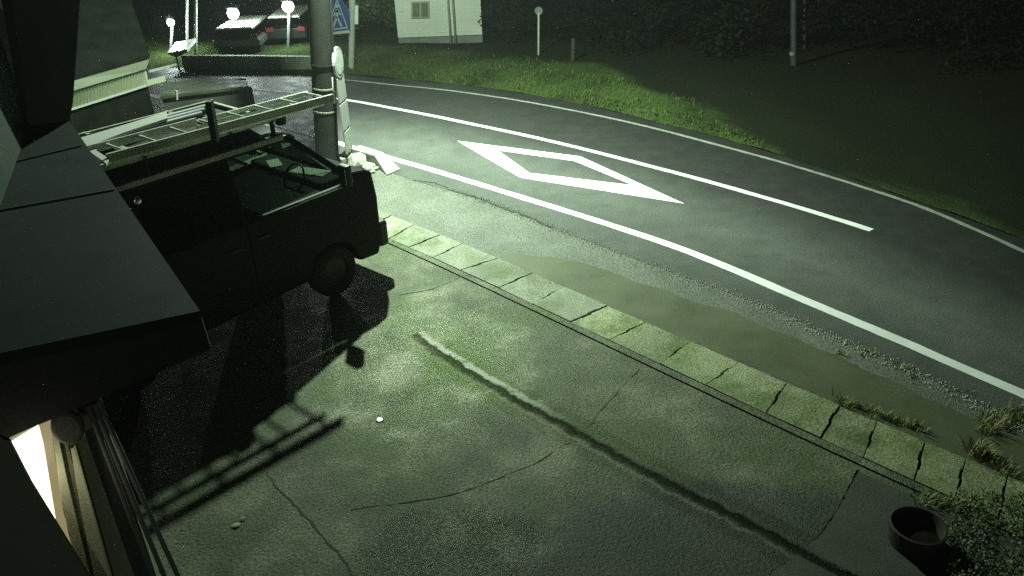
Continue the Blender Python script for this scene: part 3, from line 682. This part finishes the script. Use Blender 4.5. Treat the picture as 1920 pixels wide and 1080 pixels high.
while x > x1-3.0:
    a, b = lerpx(nf, nb, x), farr(x)
    lad(MB().tube([vw(a.x, a.y, zl+.012), vw(b.x, b.y, zl+.012)], .016, 8), 'rung', smooth=True); x -= .335
lad(MB().bar(vw(*farr(x1-1.42)), vw(*farr(x1-3.0)), .026, .085), 'rail', bevel=.003)
# second, lower section of the ladder
lf = nf+Vector((-.08, .03, -.07)); 
l2 = empty('ladder_section', vw(lf.x-1, lf.y, 2.4), 'lower ladder section tucked under the upper one on the rack', 'ladder')
y0 = nf.y+.05
for yy in (y0+.02, y0+.33):
    MB().bar(vw(.2, lerpx(nf, nb, .2).y+yy-y0+.06, 2.41), vw(lf.x, lerpx(nf, nb, lf.x).y+yy-y0+.06, 2.41), .026, .05).build('rail', alu, l2)
for k in range(5):
    xx = .35+k*.33
    if xx < lf.x: MB().tube([vw(xx, lerpx(nf, nb, xx).y+.08, 2.415), vw(xx, lerpx(nf, nb, xx).y+.39, 2.415)], .013, 8).build('rung', alu, l2)
# white L shaped panel on the far rear of the rack
Pl = [(153, 263), (230, 240), (313, 214), (315, 226), (232, 254), (178, 275), (183, 288), (207, 303), (200, 312), (170, 290)]
wp = MB().prism([g(x, y, 2.44) for x, y in Pl], (0, 0, .03)).build('white_board', whitem, bevel=.003)
tag(wp, 'flat white L-shaped board lying at the far rear of the roof rack', 'board')
rq = toloc(g(404, 262, 2.4)); dk_ = MB().bar(vw(rq.x, rq.y, 2.38), vw(rq.x+.02, rq.y, 2.80), .1, .06, up=(1, 0, 0)); tag(dk_.build('rack_post', black_trim, rk if False else None), 'dark upright post rising beside the ladder on the rack', 'post')

# ================================================================== BUILDING WING (left)
ZR = 3.0
A1, B1, C1, D1, E1 = g(130, 226, ZR), g(375, 583, ZR), g(0, 662, ZR), g(0, 390, ZR), g(55, 238, ZR)
uBC = (C1-B1).normalized(); wing = empty('building_wing', (A1+B1+D1)/3*1.0-Vector((0, 0, ZR)), 'flat-roofed building wing with dim sheet roof and a lit window', 'building')
C2 = B1+uBC*2.6
wdir = (D1-E1).normalized(); E0 = D1+wdir*6.0
top = [B1, C2, E0+Vector((-.4, 0, 0)), E1+Vector((-.4, .1, 0)), E1, A1]
rsheet = MB().prism([B1, C2, Vector((-4.2, 2.2, ZR)), Vector((-5.2, 6.9, ZR)), A1], (0, 0, -.06)).build('roof', roofsheet, wing)
def seamr(p0, p1, p2=None):
    MB().bar(g(*p0, ZR+.004), g(*p1, ZR+.004), .018, .012).build('roof_seam', black_trim, rsheet)
seamr((0, 310), (152, 273)); seamr((0, 394), (215, 355))
# fascia on the near end
nf_ = Vector((-uBC.y, uBC.x, 0))
if nf_.dot(-B1) < 0: nf_ = -nf_
def onf(x, y, o_=0.0): return onplane(x, y, B1+nf_*o_, nf_)
Fb = [onf(396, 655), onf(275, 708), onf(185, 748), onf(20, 819), onf(-200, 914)]
Ft = [B1-Vector((0, 0, .062)), C2-Vector((0, 0, .062))]
MB().prism([Ft[0], *Fb, Ft[1]], -nf_*.05).build('fascia', black_trim, wing)
uAB = (A1-B1).normalized()
MB().prism([B1-Vector((0, 0, .062)), A1-Vector((0, 0, .062)), A1-Vector((0, 0, .3)), Fb[0]], Vector((-.05, 0, 0))).build('fascia', black_trim, wing)
# side wall under the roof (road side), set back
cr = onf(185, 752, -.12); cr0 = Vector((cr.x, cr.y, 0))
sw = [cr0+(-nf_)*0, cr0+uAB*3.0]
MB().prism([cr0, cr0+uAB*3.6, cr0+uAB*3.6+Vector((0, 0, ZR-.1)), cr0+Vector((0, 0, ZR-.1))], Vector((-.1, -.04, 0))).build('side_wall', darkwall, wing)
# end wall and its trim, all on the end plane (set back 0.12 m)
endw = MB().prism([Vector((cr.x, cr.y, 0)), Vector((cr.x, cr.y, 2.9)), Vector((cr.x, cr.y, 2.9))+uBC*2.2, Vector((cr.x, cr.y, 0))+uBC*2.2], -nf_*.1).build('end_wall', endwall_m, wing)
def trim(poly, name, m_, o_=-.115, th=.02, par=None, bev=.002):
    return MB().prism([onf(x, y, o_) for x, y in poly], nf_*th).build(name, m_, par or wing, bevel=bev)
win = trim([(8, 838), (82, 792), (112, 990), (150, 1130), (92, 1130), (70, 1010)], 'window', cream, -.118, .012)
trim([(14, 832), (72, 796), (80, 830), (106, 985), (110, 1015), (75, 960)], 'pane', lit, -.105, .006, win)
trim([(73, 796), (95, 787), (104, 860), (128, 1000), (150, 1075), (118, 1035), (107, 985), (82, 830)], 'curtain', emis('curtain_glow', (1.0, .82, .4), .28), -.104, .006, win)  # strip beside the pane; room light on it given as own glow
trim([(97, 786), (104, 783), (128, 900), (174, 1090), (162, 1090), (118, 950)], 'window_frame', cream, -.1, .03)
trim([(133, 836), (139, 834), (212, 1090), (180, 1090), (150, 940)], 'corner_board', cream, -.1, .025)
trim([(139, 832), (142, 831), (214, 1090), (209, 1090)], 'corner_trim', noisy('trim_white', [(.3, (.5, .52, .4)), (.7, (.6, .62, .5))], 4), -.08, .02)
trim([(100, 795), (128, 830), (190, 1090), (172, 1090), (124, 900)], 'panel', noisy('olive_board', [(.3, (.14, .14, .08)), (.7, (.2, .2, .12))], 4), -.11, .02)
for (a, b) in (((165, 760), (290, 1090)), ((176, 757), (312, 1090)), ((184, 752), (338, 1090))):
    MB().tube([onf(*a, -.09), onf(*b, -.09)], .014, 8).build('shutter_rail', dim_pole, wing, smooth=True)
# round wall lamp (unlit)
rc = onf(128, 795, -.06)
ex, ez = uBC, Vector((0, 0, 1))
wl = [rc+(ex*math.cos(a)*.075+ez*math.sin(a)*.1) for a in [2*math.pi*k/24 for k in range(24)]]
wlo = MB().prism(wl, nf_*.05).build('wall_lamp', noisy('lamp_grey', [(.3, (.07, .08, .06)), (.7, (.11, .12, .09))], 8), bevel=.02); tag(wlo, 'round unlit grey wall lamp beside the lit window', 'wall lamp')
# near dark panel in front of the window (bottom left)
np_ = MB().prism([onf(x, y, .14) for x, y in ((-120, 760), (20, 822), (60, 900), (172, 1082), (230, 1180), (-120, 1180))], nf_*.03).build('door_panel', noisy('door_dark', [(.3, (.16, .18, .15)), (.7, (.24, .26, .22))], 2), bevel=.004)
tag(np_, 'dark open door panel in front of the lit window at lower left', 'door')
dl_ = bpy.data.lights.new('trim_fill', 'POINT'); dl_.energy = .9; dl_.color = (1, .95, .7); dl_.shadow_soft_size = .015  # added point lamp hidden behind the door panel to light the pale strips
dlo = bpy.data.objects.new('trim_fill', dl_); COL.objects.link(dlo); dlo.location = onf(62, 918, .07); dlo.parent = wing; dlo.matrix_parent_inverse = wing.matrix_world.inverted()
# lamp light of the room falls out of the window from the emissive pane, helped by the added fill

# main building wall above the wing
mw0 = E1+Vector((0, 0, -ZR)); mdir = (D1-E1); mdir.z = 0; mdir.normalize()
mwp = [mw0, mw0+mdir*7.5]
mw = MB().prism([mwp[0]+Vector((0, 0, ZR+.005)), mwp[1]+Vector((0, 0, ZR+.005)), mwp[1]+Vector((0, 0, 8)), mwp[0]+Vector((0, 0, 8))], Vector((-.5, -.2, 0))).build('upper_wall', wallgreen)
tag(mw, 'pale greenish rendered wall rising above the wing roof at left edge', 'wall')
# dark pier at the far end of the wing roof
Yp = A1.y+.02
pp = [onplane(x, y, A1, Vector((.35, -.94, 0)).normalized()) for x, y in ((40, 246), (131, 226), (137, 190), (150, 0), (158, -140), (-60, -140), (20, 0), (52, 190))]
pier = MB().prism(pp, Vector((-.26, .34, 0))).build('wing_wall', darkwall); tag(pier, 'dark slanted end wall behind the far edge of the wing roof', 'wall')

# ================================================================== NEIGHBOUR SHED (white corrugated)
YS = 15.0
sh = empty('corrugated_shed', at(200, 200, YS)*Vector((1, 1, 0)) if False else Vector((at(200, 200, YS).x, YS, 0)), 'neighbouring shed with white corrugated wall under a dark roof', 'shed')
p0, p1 = at(128, 206, YS-.6), at(277, 159, YS+.9)
t0, t1 = at(131, 172, YS-.6), at(272, 130, YS+.9)
u0_, u1_ = at(134, 150, YS-.6), at(279, 109, YS+.9)
n = 24; cm = MB(); vs = []; hv = Vector((.75, -.66, 0))
for i in range(n*4+1):
    f = i/(n*4); o_ = hv*((.032)*math.sin(f*n*2*math.pi)); vs += [p0.lerp(p1, f)+o_, t0.lerp(t1, f)+o_]
cm.add(vs, [(2*i, 2*i+2, 2*i+3, 2*i+1) for i in range(n*4)])
cw = cm.build('corrugated_wall', corr, sh); sm = cw.modifiers.new('solid', 'SOLIDIFY'); sm.thickness = .01
MB().prism([t0+hv*.03, t1+hv*.03, u1_+hv*.03, u0_+hv*.03], -hv*.05).build('fascia_board', corr, sh)
MB().bar(t0+hv*.035, t1+hv*.035, .02, .02).build('trim', black_trim, sh)
MB().bar(p0+hv*.03, p1+hv*.03, .03, .03).build('sill', whitem, sh)
e0, e1 = at(268, 134, YS+.9), at(274, 160, YS+.9); MB().bar(e0+hv*.05, e1+hv*.05, .08, .04).build('corner_board', corr, sh)
MB().prism([Vector((p0.x, p0.y, 0))-hv*.02, Vector((p1.x, p1.y, 0))-hv*.02, p1-hv*.02-Vector((0, 0, .02)), p0-hv*.02-Vector((0, 0, .02))], -hv*.1).build('lower_wall', rooftile, sh)
bk = -hv*4.0+Vector((0, 0, 1.7))
MB().prism([u0_+hv*.06+Vector((0, 0, .02)), u1_+hv*.06+Vector((0, 0, .02)), u1_+bk+Vector((1.2, 1.2, 0)), u0_+bk], Vector((0, 0, .06))).build('roof', rooftile, sh)
MB().bar(at(275, 156, YS+1), at(309, 147, YS+1.4), .04, .1).build('rail', corr, sh)
MB().bar(at(280, 134, YS+1), at(330, 121, YS+2.2), .03, .04).build('rail', corr, sh)
# low lean-to roof between the shed and the van
l0, l1, l2_, l3 = at(300, 186, 15.2), at(467, 166, 16.6), at(462, 153, 17.6), at(312, 150, 17.4)
lt = empty('lean_to', Vector(((l0.x+l1.x)/2, 16, 0)), 'low dark lean-to roof behind the roof rack of the van', 'shed')
MB().prism([l0, l1, l2_, l3], (0, 0, .05)).build('roof', noisy('lean_roof', [(.3, (.03, .04, .02)), (.7, (.055, .07, .035))], 2, (.5, .7)), lt)
MB().prism([Vector((l0.x, l0.y+.1, 0)), Vector((l1.x, l1.y+.1, 0)), l1+Vector((0, .1, -.01)), l0+Vector((0, .1, -.01))], (0, .1, 0)).build('wall', darkwall, lt)
MB().bar(l2_+Vector((-.3, 0, .06)), l2_+Vector((0, 0, .06)), .03, .03).build('edge_glint', whitem, lt)  # white bar added for the glints on the roof edge
MB().tube([at(331, 170, 15.1), at(332, 187, 15.1)], .02, 6).build('vent_pipe', whitem, lt)

# ================================================================== FAR SIDE OBJECTS
ZB = .12
# low retaining wall on the left of the far side
wl0, wl1, wl2 = g(345, 130), g(470, 131), g(588, 133)
lw = MB()
for a, b in ((wl0, wl1), (wl1, wl2)): lw.bar(a+Vector((0, .1, .17)), b+Vector((0, .1, .17)), .14, .36)
tag(lw.build('low_wall', noisy('mossy_wall', [(.3, (.34, .42, .3)), (.7, (.5, .56, .44))], 3, (.7, .9), .3, 40, patch=(2, (.36, .3, .2), .55, .7))), 'low mossy concrete wall along the far side of the road', 'wall')
hp = [g(362, 127), at(360, 109, g(362, 127).y), at(376, 109, g(362, 127).y), g(381, 127)]
tag(MB().tube([hp[0], hp[1], hp[2], hp[3]], .016, 8).build('hoop_barrier', whitem), 'small white hoop barrier in front of the low wall', 'barrier')
def house():
    a, b = g(748, 86, ZB), g(905, 80, ZB); d = (b-a); L = d.length; d.normalize(); nb_ = Vector((-d.y, d.x, 0))
    h = empty('white_house', (a+b)/2, 'white sided house with one small window beyond the grass verge', 'house')
    up = Vector((0, 0, 1)); b2 = a+d*(L+.0)
    MB().prism([a+up*.22, b2+up*.22, b2+nb_*7+up*.22, a+nb_*7+up*.22], (0, 0, 4.4)).build('wall', siding, h)
    MB().prism([a+nb_*.04-up*.1, b2+nb_*.04-up*.1, b2+nb_*6.9-up*.1, a+nb_*6.9-up*.1], (0, 0, .32)).build('foundation', dim_pole, h)
    wall = h.children[0]
    k = .33
    while k < 3.0:
        MB().bar(a-nb_*.003+up*k, b2-nb_*.003+up*k, .012, .008).build('siding_groove', siding, wall); k += .3
    def on(x, y): return onplane(x, y, a-nb_*.02, nb_)
    wf = MB().prism([on(771, 34), on(806, 33), on(805, 2), on(771, 3)], -nb_*.03).build('window', noisy('sash', [(.3, (.3, .32, .25)), (.7, (.4, .42, .33))], 5), h)
    MB().prism([on(774, 31)-nb_*.032, on(787, 31)-nb_*.032, on(787, 5)-nb_*.032, on(774, 5)-nb_*.032], -nb_*.006).build('pane', noisy('dull_pane', [(.3, (.1, .13, .08)), (.7, (.16, .19, .12))], 3, (.2, .3)), wf)
    MB().prism([on(790, 31)-nb_*.032, on(803, 31)-nb_*.032, on(803, 5)-nb_*.032, on(790, 5)-nb_*.032], -nb_*.006).build('pane', MAT['dull_pane'], wf)
    for x, y in ((846, 83), (855, 82)):
        q0 = on(x, y); MB().tube([q0-nb_*.05, q0-nb_*.05+up*4], .03, 8).build('downpipe', noisy('pipe%d' % x, [(.3, (.3, .33, .26)), (.7, (.42, .45, .36))], 5), h, smooth=True)
    r0, r1 = a+up*4.62-nb_*.5-d*.4, b2+up*4.62-nb_*.5+d*.4
    rdg = nb_*4+up*1.9
    MB().prism([r0, r1, r1+rdg, r0+rdg], (0, 0, .12)).build('roof', rooftile, h)
house()
# crosswalk sign
pb2 = g(659, 125, ZB)
cs = empty('crosswalk_sign', pb2, 'blue pedestrian crossing sign with walking figure on a pale post', 'road sign')
pt2 = at(661, 0, pb2.y)
MB().tube([pb2-Vector((0, 0, .1)), pb2, pt2, pt2+(pt2-pb2)*.6], .075, 12).build('post', pale_pole, cs, smooth=True)
ys_ = pb2.y-.14
def sg_(P, name, m_, dy, par): return MB().prism([at(x, y, ys_)+Vector((0, dy, 0)) for x, y in P], (0, .02, 0)).build(name, m_, par)
pl_ = sg_([(607, 62), (608, 22), (632, -14), (655, 20), (657, 56)], 'plate', blue, 0, cs)
tri = [at(x, y, ys_)+Vector((0, -.012, 0)) for x, y in ((612, 58), (632, -4), (653, 53))]
c_ = sum(tri, Vector())/3
MB().ring(tri, [v.lerp(c_, .16) for v in tri]).build('triangle', paleblue, pl_)
fig = MB()
def fp(x, y): return at(x, y, ys_)+Vector((0, -.02, 0))
for a, b, wd in (((632, 17), (632, 31), .07), ((632, 31), (625, 51), .05), ((632, 31), (641, 50), .05), ((632, 19), (625, 30), .04), ((632, 19), (640, 28), .04)):
    fig.bar(fp(*a), fp(*b), .012, wd, up=(1, 0, 0.01))
hc = fp(632, 11); fig.prism([hc+Vector((math.cos(t)*.05, 0, math.sin(t)*.05)) for t in [k*math.pi/6 for k in range(12)]], (0, -.01, 0))
fig.build('pedestrian_symbol', paleblue, pl_)
sg_([(612, 66), (612, 61), (655, 56), (656, 61)], 'lower_board', pale_pole, -.03, cs)
MB().bar(at(668, 10, pb2.y), at(668, 45, pb2.y), .06, .1, up=(1, 0, 0)).build('reflector_board', whitem, cs)
# slim posts & utility poles
dark_pole = noisy('dark_pole', [(.3, (.016, .018, .017)), (.7, (.03, .032, .03))], 4, (.6, .8), .2, 60)
def post(name, x, y, ytop, r, m_, label, cat, group=None, H_=None, capm=None):
    b = g(x, y, ZB); t = at(x, ytop, b.y)
    if H_: t = b+(t-b).normalized()*H_
    o = empty(name, b, label, cat, group)
    MB().tube([b-Vector((0, 0, .1)), b, t], [r, r, r*.9], 12).build('shaft', m_, o, smooth=True)
    return o, t
o, t = post('marker_post', 1010, 105, 24, .028, pale_pole, 'thin white roadside post with a round head on the grass', 'post')
MB().prism([t+Vector((math.cos(a)*.1, -.01, math.sin(a)*.1+.05)) for a in [k*math.pi/8 for k in range(16)]], (0, .02, 0)).build('round_plate', dim_pole, o)
post('marker_post', 1075, 117, 72, .05, bark, 'short dark wooden stake right of the thin white post', 'post')
o, t = post('utility_pole', 1488, 125, 0, .07, dark_pole, 'thicker of the two dim grey poles in the dark at right', 'utility pole', 'dim poles on the dark verge', 7)
b_ = g(1487, 125, ZB)
MB().tube([at(1486.5, 103, b_.y), at(1486.5, 97, b_.y)], .073, 12).build('plate', dim_pole, o)
post('utility_pole', 1508, 97, 0, .03, dark_pole, 'thinner of the two dim grey poles in the dark at right', 'utility pole', 'dim poles on the dark verge', 7)
post('slim_pole', 351, 96, 0, .035, pale_pole, 'slim pale pole left of the hoop barrier', 'pole', 'slim pale poles on the far left', 5)
post('slim_pole', 367, 106, 0, .045, pale_pole, 'slim pale pole rising right above the hoop barrier', 'pole', 'slim pale poles on the far left', 5)

# far lamps
def far_lamp(x, y, yb, Wt, label, r=.16):
    b = g(x, yb, ZB); t = at(x, y, b.y)
    o = empty('street_lamp', b, label, 'street lamp', 'lit street lamps at upper left')
    MB().tube([b, t-Vector((0, 0, .02))+Vector((0, .12, 0))], .04, 8).build('post', dim_pole, o)
    bm = bmesh.new(); bmesh.ops.create_uvsphere(bm, u_segments=16, v_segments=10, radius=r); me = bpy.data.meshes.new('bulb'); bm.to_mesh(me); bm.free()
    me.materials.append(bulb_m); q = bpy.data.objects.new('bulb', me); COL.objects.link(q); q.location = t; q.parent = o; q.matrix_parent_inverse = o.matrix_world.inverted()
    MB().lathe(t+Vector((0, 0, r*.9)), [(.02, .12), (r*1.1, .03), (r*1.1, 0)], 16).build('shade', black_trim, o)
    L_ = bpy.data.lights.new('lamp_light', 'POINT'); L_.energy = Wt; L_.color = (.82, 1, .92); L_.shadow_soft_size = .1
    lo = bpy.data.objects.new('lamp_light', L_); COL.objects.link(lo); lo.location = t-Vector((0, .3, .0)); lo.parent = o; lo.matrix_parent_inverse = o.matrix_world.inverted()
far_lamp(437, 25, 92, 150, 'brightest lit street lamp, middle of the three at upper left')
far_lamp(540, 12, 92, 150, 'lit street lamp nearest the thick dark utility pole')
far_lamp(320, 42, 98, 110, 'lit street lamp farthest left, above the white awning', .1)
# lit awning and far parked cars
aw = MB().prism([at(x, y, 22.5) for x, y in ((312, 100), (350, 92), (352, 98), (330, 108))], (0, .8, .12)).build('awning', whitem); tag(aw, 'small white awning lit by the far left lamp', 'awning')
awp = MB().tube([at(331, 107, 22.6), Vector((at(331, 107, 22.6).x, 22.6, 0))], .03, 8).build('support', dim_pole, aw)
def far_car(x0, x1, yt, yb, Y, label, bodym, roofm):
    a, b = at(x0, yb, Y), at(x1, yb, Y); a.z = b.z = .1; L = (b-a).length; d = (b-a).normalized(); n = Vector((-d.y, d.x, 0))
    Hh = at(x0, yt, Y).z
    o = empty('far_car', (a+b)/2, label, 'car', 'parked cars under the far lamps')
    def P(s, z): return a+d*(s*L)+Vector((0, 0, z))
    MB().prism([P(0, .22), P(0, Hh*.6), P(.06, Hh*.66), P(.94, Hh*.66), P(1, Hh*.6), P(1, .22)], n*2.6).build('body', bodym, o, bevel=.05)
    MB().prism([P(.06, Hh*.66), P(.12, Hh), P(.88, Hh), P(.94, Hh*.66)], n*1.9).build('cabin', g_dark, o, bevel=.03)
    MB().prism([P(.12, Hh), P(.88, Hh), P(.86, Hh+.05), P(.14, Hh+.05)], n*1.8).build('roof', roofm, o, bevel=.015)
    for s in (.12, .88):
        MB().box(P(s, .5)-n*.01, (.2, .04, .12), math.atan2(d.y, d.x)).build('tail_light', MAT['tail_red1'], o)
        for nn_ in (.4, 2.0): MB().tube([P(s, .2)+n*nn_-d*.08, P(s, .2)+n*nn_+d*.08], .26, 16).build('wheel', rubber, o)
far_car(402, 492, 64, 100, 23.4, 'parked car with pale roof under the brightest far lamp', mat('far_grey', (.04, .045, .04), .4), dull_alu)
far_car(502, 580, 42, 92, 24.2, 'dark parked car with white roof beside the thick utility pole', mat('far_dark', (.012, .015, .013), .3), dull_alu)

# ================================================================== VEGETATION
def crown(c, rad, n, size, seed, squash=1.0):
    rnd = random.Random(seed); m = MB(); c = Vector(c)
    blobs = [(Vector((rnd.gauss(0, .45), rnd.gauss(0, .45), rnd.gauss(0, .35)*squash)), rnd.uniform(.3, .62)) for _ in range(11)]
    for _ in range(n):
        bc, br = rnd.choice(blobs)
        v = Vector((rnd.gauss(0, 1), rnd.gauss(0, 1), rnd.gauss(0, 1))).normalized()*br*rnd.random()**.4
        p = c+Vector(((bc+v).x*rad[0], (bc+v).y*rad[1], (bc+v).z*rad[2]))
        if p.z < .05: continue
        a = Vector((rnd.gauss(0, 1), rnd.gauss(0, 1), rnd.gauss(0, .6))).normalized(); b = a.orthogonal().normalized()
        s = size*rnd.uniform(.6, 1.4)
        m.add([p-a*s, p-b*s*.5, p+a*s, p+b*s*.5], [(0, 1, 2, 3)])
    return m
def bush(x, y, h, rad, label, seed, m_=leafd, n=1500, cat='bush', name='bush', group='dark bushes behind the verge'):
    b = g(x, y, ZB); o = empty(name, b, label, cat, group)
    for k in range(4):
        a = random.random()*6.28
        MB().tube([b, b+Vector((math.cos(a)*.25*rad, math.sin(a)*.25*rad, h*.5))], [.05, .02], 6).build('trunk', leafd, o)
    crown(b+Vector((0, 0, h*.55)), (rad, rad, h*.6), n, .07, seed).build('crown', m_, o)
bush(980, 72, 1.8, 1.3, 'dark bush behind the thin white post', 1)
bush(1110, 78, 1.6, 1.4, 'dark bush behind the short wooden stake', 2)
bush(1230, 85, 1.5, 1.4, 'dark bush on the verge left of the gap before the grey poles', 3)
bush(1350, 92, 1.7, 1.5, 'dark bush nearest on the left of the thicker grey pole', 4)
bush(1640, 95, 1.7, 1.7, 'barely visible bush right of the two grey poles', 5)
bush(1820, 120, 1.8, 1.8, 'barely visible bush at the far right in the dark', 6)
bush(700, 62, 1.2, 1.0, 'dark green bush between the crosswalk sign and the white house', 7, leafm, 1300)
# tree overlapping the house
tb = g(942, 66, ZB); tr = empty('tree', tb, 'dark tree overhanging the right corner of the white house', 'tree')
MB().tube([tb, tb+Vector((.05, 0, .9)), tb+Vector((-.1, .1, 2.2)), tb+Vector((.1, 0, 3.6))], [.16, .13, .1, .05], 10).build('trunk', bark, tr, smooth=True)
crown(tb+Vector((.25, -.3, 2.3)), (1.5, 1.3, 1.9), 6500, .09, 21).build('crown', leafd, tr)

# grass tufts ------------------------------------------------------------------------
def tuft(x, y, n, h, spread, label, m_=drygrass, name='grass_tuft', cat='grass tuft', z=.0, elong=None):
    c = g(x, y, z); pts = []
    for _ in range(n):
        if elong: f = random.random(); base = c.lerp(g(*elong, z), f)
        else: base = c
        pts.append(base+Vector((max(-1.3, min(1.3, random.gauss(0, 1)))*spread, max(-1.3, min(1.3, random.gauss(0, 1)))*spread, 0)))
    return tag(blades(pts, m_, name, (h*.4, h), .006, 1.2), label, cat, 'weeds growing along the road edge')
tuft(1575, 664, 26, .07, .03, 'tiny pale grass tuft alone on the dark shoulder nearest the van')
tuft(1624, 664, 46, .06, .05, 'small pale grass tuft on the seam beside the lone tiny tuft')
tuft(1686, 686, 46, .07, .05, 'middle grass tuft on the seam between asphalt and shoulder')
tuft(1712, 708, 26, .06, .04, 'small yellowish tuft just below the middle seam tuft')
tuft(1810, 738, 26, .05, .06, 'thin straggle of grass on the seam near the right edge')
tuft(1565, 750, 260, .1, .03, 'long yellow-green fringe of grass along the eleventh drain cover', elong=(1735, 808))
tuft(1832, 850, 130, .17, .05, 'upright bright grass clump beside the last drain covers')
tuft(1845, 815, 90, .15, .05, 'grass growing along the patch edge above the bright clump', elong=(1850, 790))
tuft(1858, 868, 110, .1, .06, 'pale ragged weeds at the corner of the last covers', elong=(1905, 895))
tuft(1855, 795, 170, .13, .09, 'mound of weeds at the right edge of the photo by the white line', elong=(1925, 775))
tuft(1730, 940, 120, .1, .05, 'yellowish weeds growing behind the round pot', elong=(1800, 955))
wp_ = []
for _ in range(4200):
    x, y = random.uniform(1775, 1990), random.uniform(935, 1110)
    if random.random() < .35+.65*noise.noise(Vector((x*.02, y*.02, 2))): wp_.append(g(x, y))
b = MB()
for p in wp_:
    for _ in range(2):
        a = random.random()*6.28; d = Vector((math.cos(a), math.sin(a), 0)); l = random.uniform(.014, .036); hh = random.uniform(.01, .11)
        t = Vector((-d.y, d.x, 0)); q = p+Vector((0, 0, hh))
        b.add([q, q+d*l*.5+t*l*.3+Vector((0, 0, .015)), q+d*l, q+d*l*.5-t*l*.3+Vector((0, 0, .015))], [(0, 1, 2, 3)])
tag(b.build('weeds', noisy('weed_leaf', [(.3, (.04, .07, .012)), (.7, (.12, .15, .04))], 5, (.5, .7))), 'leafy weeds covering the ground at the lower right corner', 'weeds', kind='stuff')
# loose grit along the seam
gm = MB(); SR = [p for p in resample(SEAM, .02) if -1.8 < p.x < 4.8]
for p in random.choices(SR, k=2600):
    n = nrm(SEAM, 20); q = p+Vector((random.gauss(0, .05), random.gauss(-.03, .06), .004)); r = random.uniform(.004, .011)
    gm.add([q+Vector((r, 0, 0)), q+Vector((-r*.5, r*.8, 0)), q+Vector((-r*.6, -r*.7, 0)), q+Vector((0, 0, r*1.2))], [(0, 1, 3), (1, 2, 3), (2, 0, 3)])
tag(gm.build('grit', silt), 'loose pale grit along the seam beside the white edge line', 'gravel', kind='stuff')
# flower pot
pc = g(1713, 1018); pot = empty('round_pot', pc, 'round dark plant pot standing at the lower right of the yard', 'pot')
MB().lathe(pc, [(.001, .0), (.185, .0), (.203, .15), (.214, .155), (.214, .19), (.196, .195), (.19, .16), (.17, .05), (.001, .05)], 40).build('pot', pot_m, pot, smooth=False)
MB().lathe(pc, [(.001, .09), (.1, .085), (.178, .075)], 40).build('soil', soil, pot)
# fallen leaves
for x, y, l in ((442, 985, 'pale fallen leaf lying in front of the building wing'), (455, 972, 'smaller fallen leaf beyond the pale one by the wing')):
    q = g(x, y, .01); s = .045 if x < 450 else .028
    m = MB(); m.add([q+Vector((-s, 0, 0)), q+Vector((0, -s*.5, .012)), q+Vector((s, .2*s, .004)), q+Vector((0, s*.5, .014))], [(0, 1, 3), (1, 2, 3)])
    o = m.build('fallen_leaf', silt); tag(o, l, 'leaf', 'fallen leaves'); sm = o.modifiers.new('solid', 'SOLIDIFY'); sm.thickness = .002

# thin haze added for the lamps' glow: one even volume round the scene
hz = bpy.data.materials.new('glow_mist'); hz.use_nodes = True
for n in list(hz.node_tree.nodes):
    if n.type == 'BSDF_PRINCIPLED': hz.node_tree.nodes.remove(n)
pv = hz.node_tree.nodes.new('ShaderNodeVolumePrincipled'); pv.inputs['Color'].default_value = (.95, 1, .96, 1); pv.inputs['Density'].default_value = .0011; pv.inputs['Anisotropy'].default_value = .3
on_ = [n for n in hz.node_tree.nodes if n.type == 'OUTPUT_MATERIAL'][0]; hz.node_tree.links.new(pv.outputs[0], on_.inputs['Volume'])
tag(MB().box((0, 45, 5), (164, 134, 12.6)).build('haze', hz), kind='stuff')
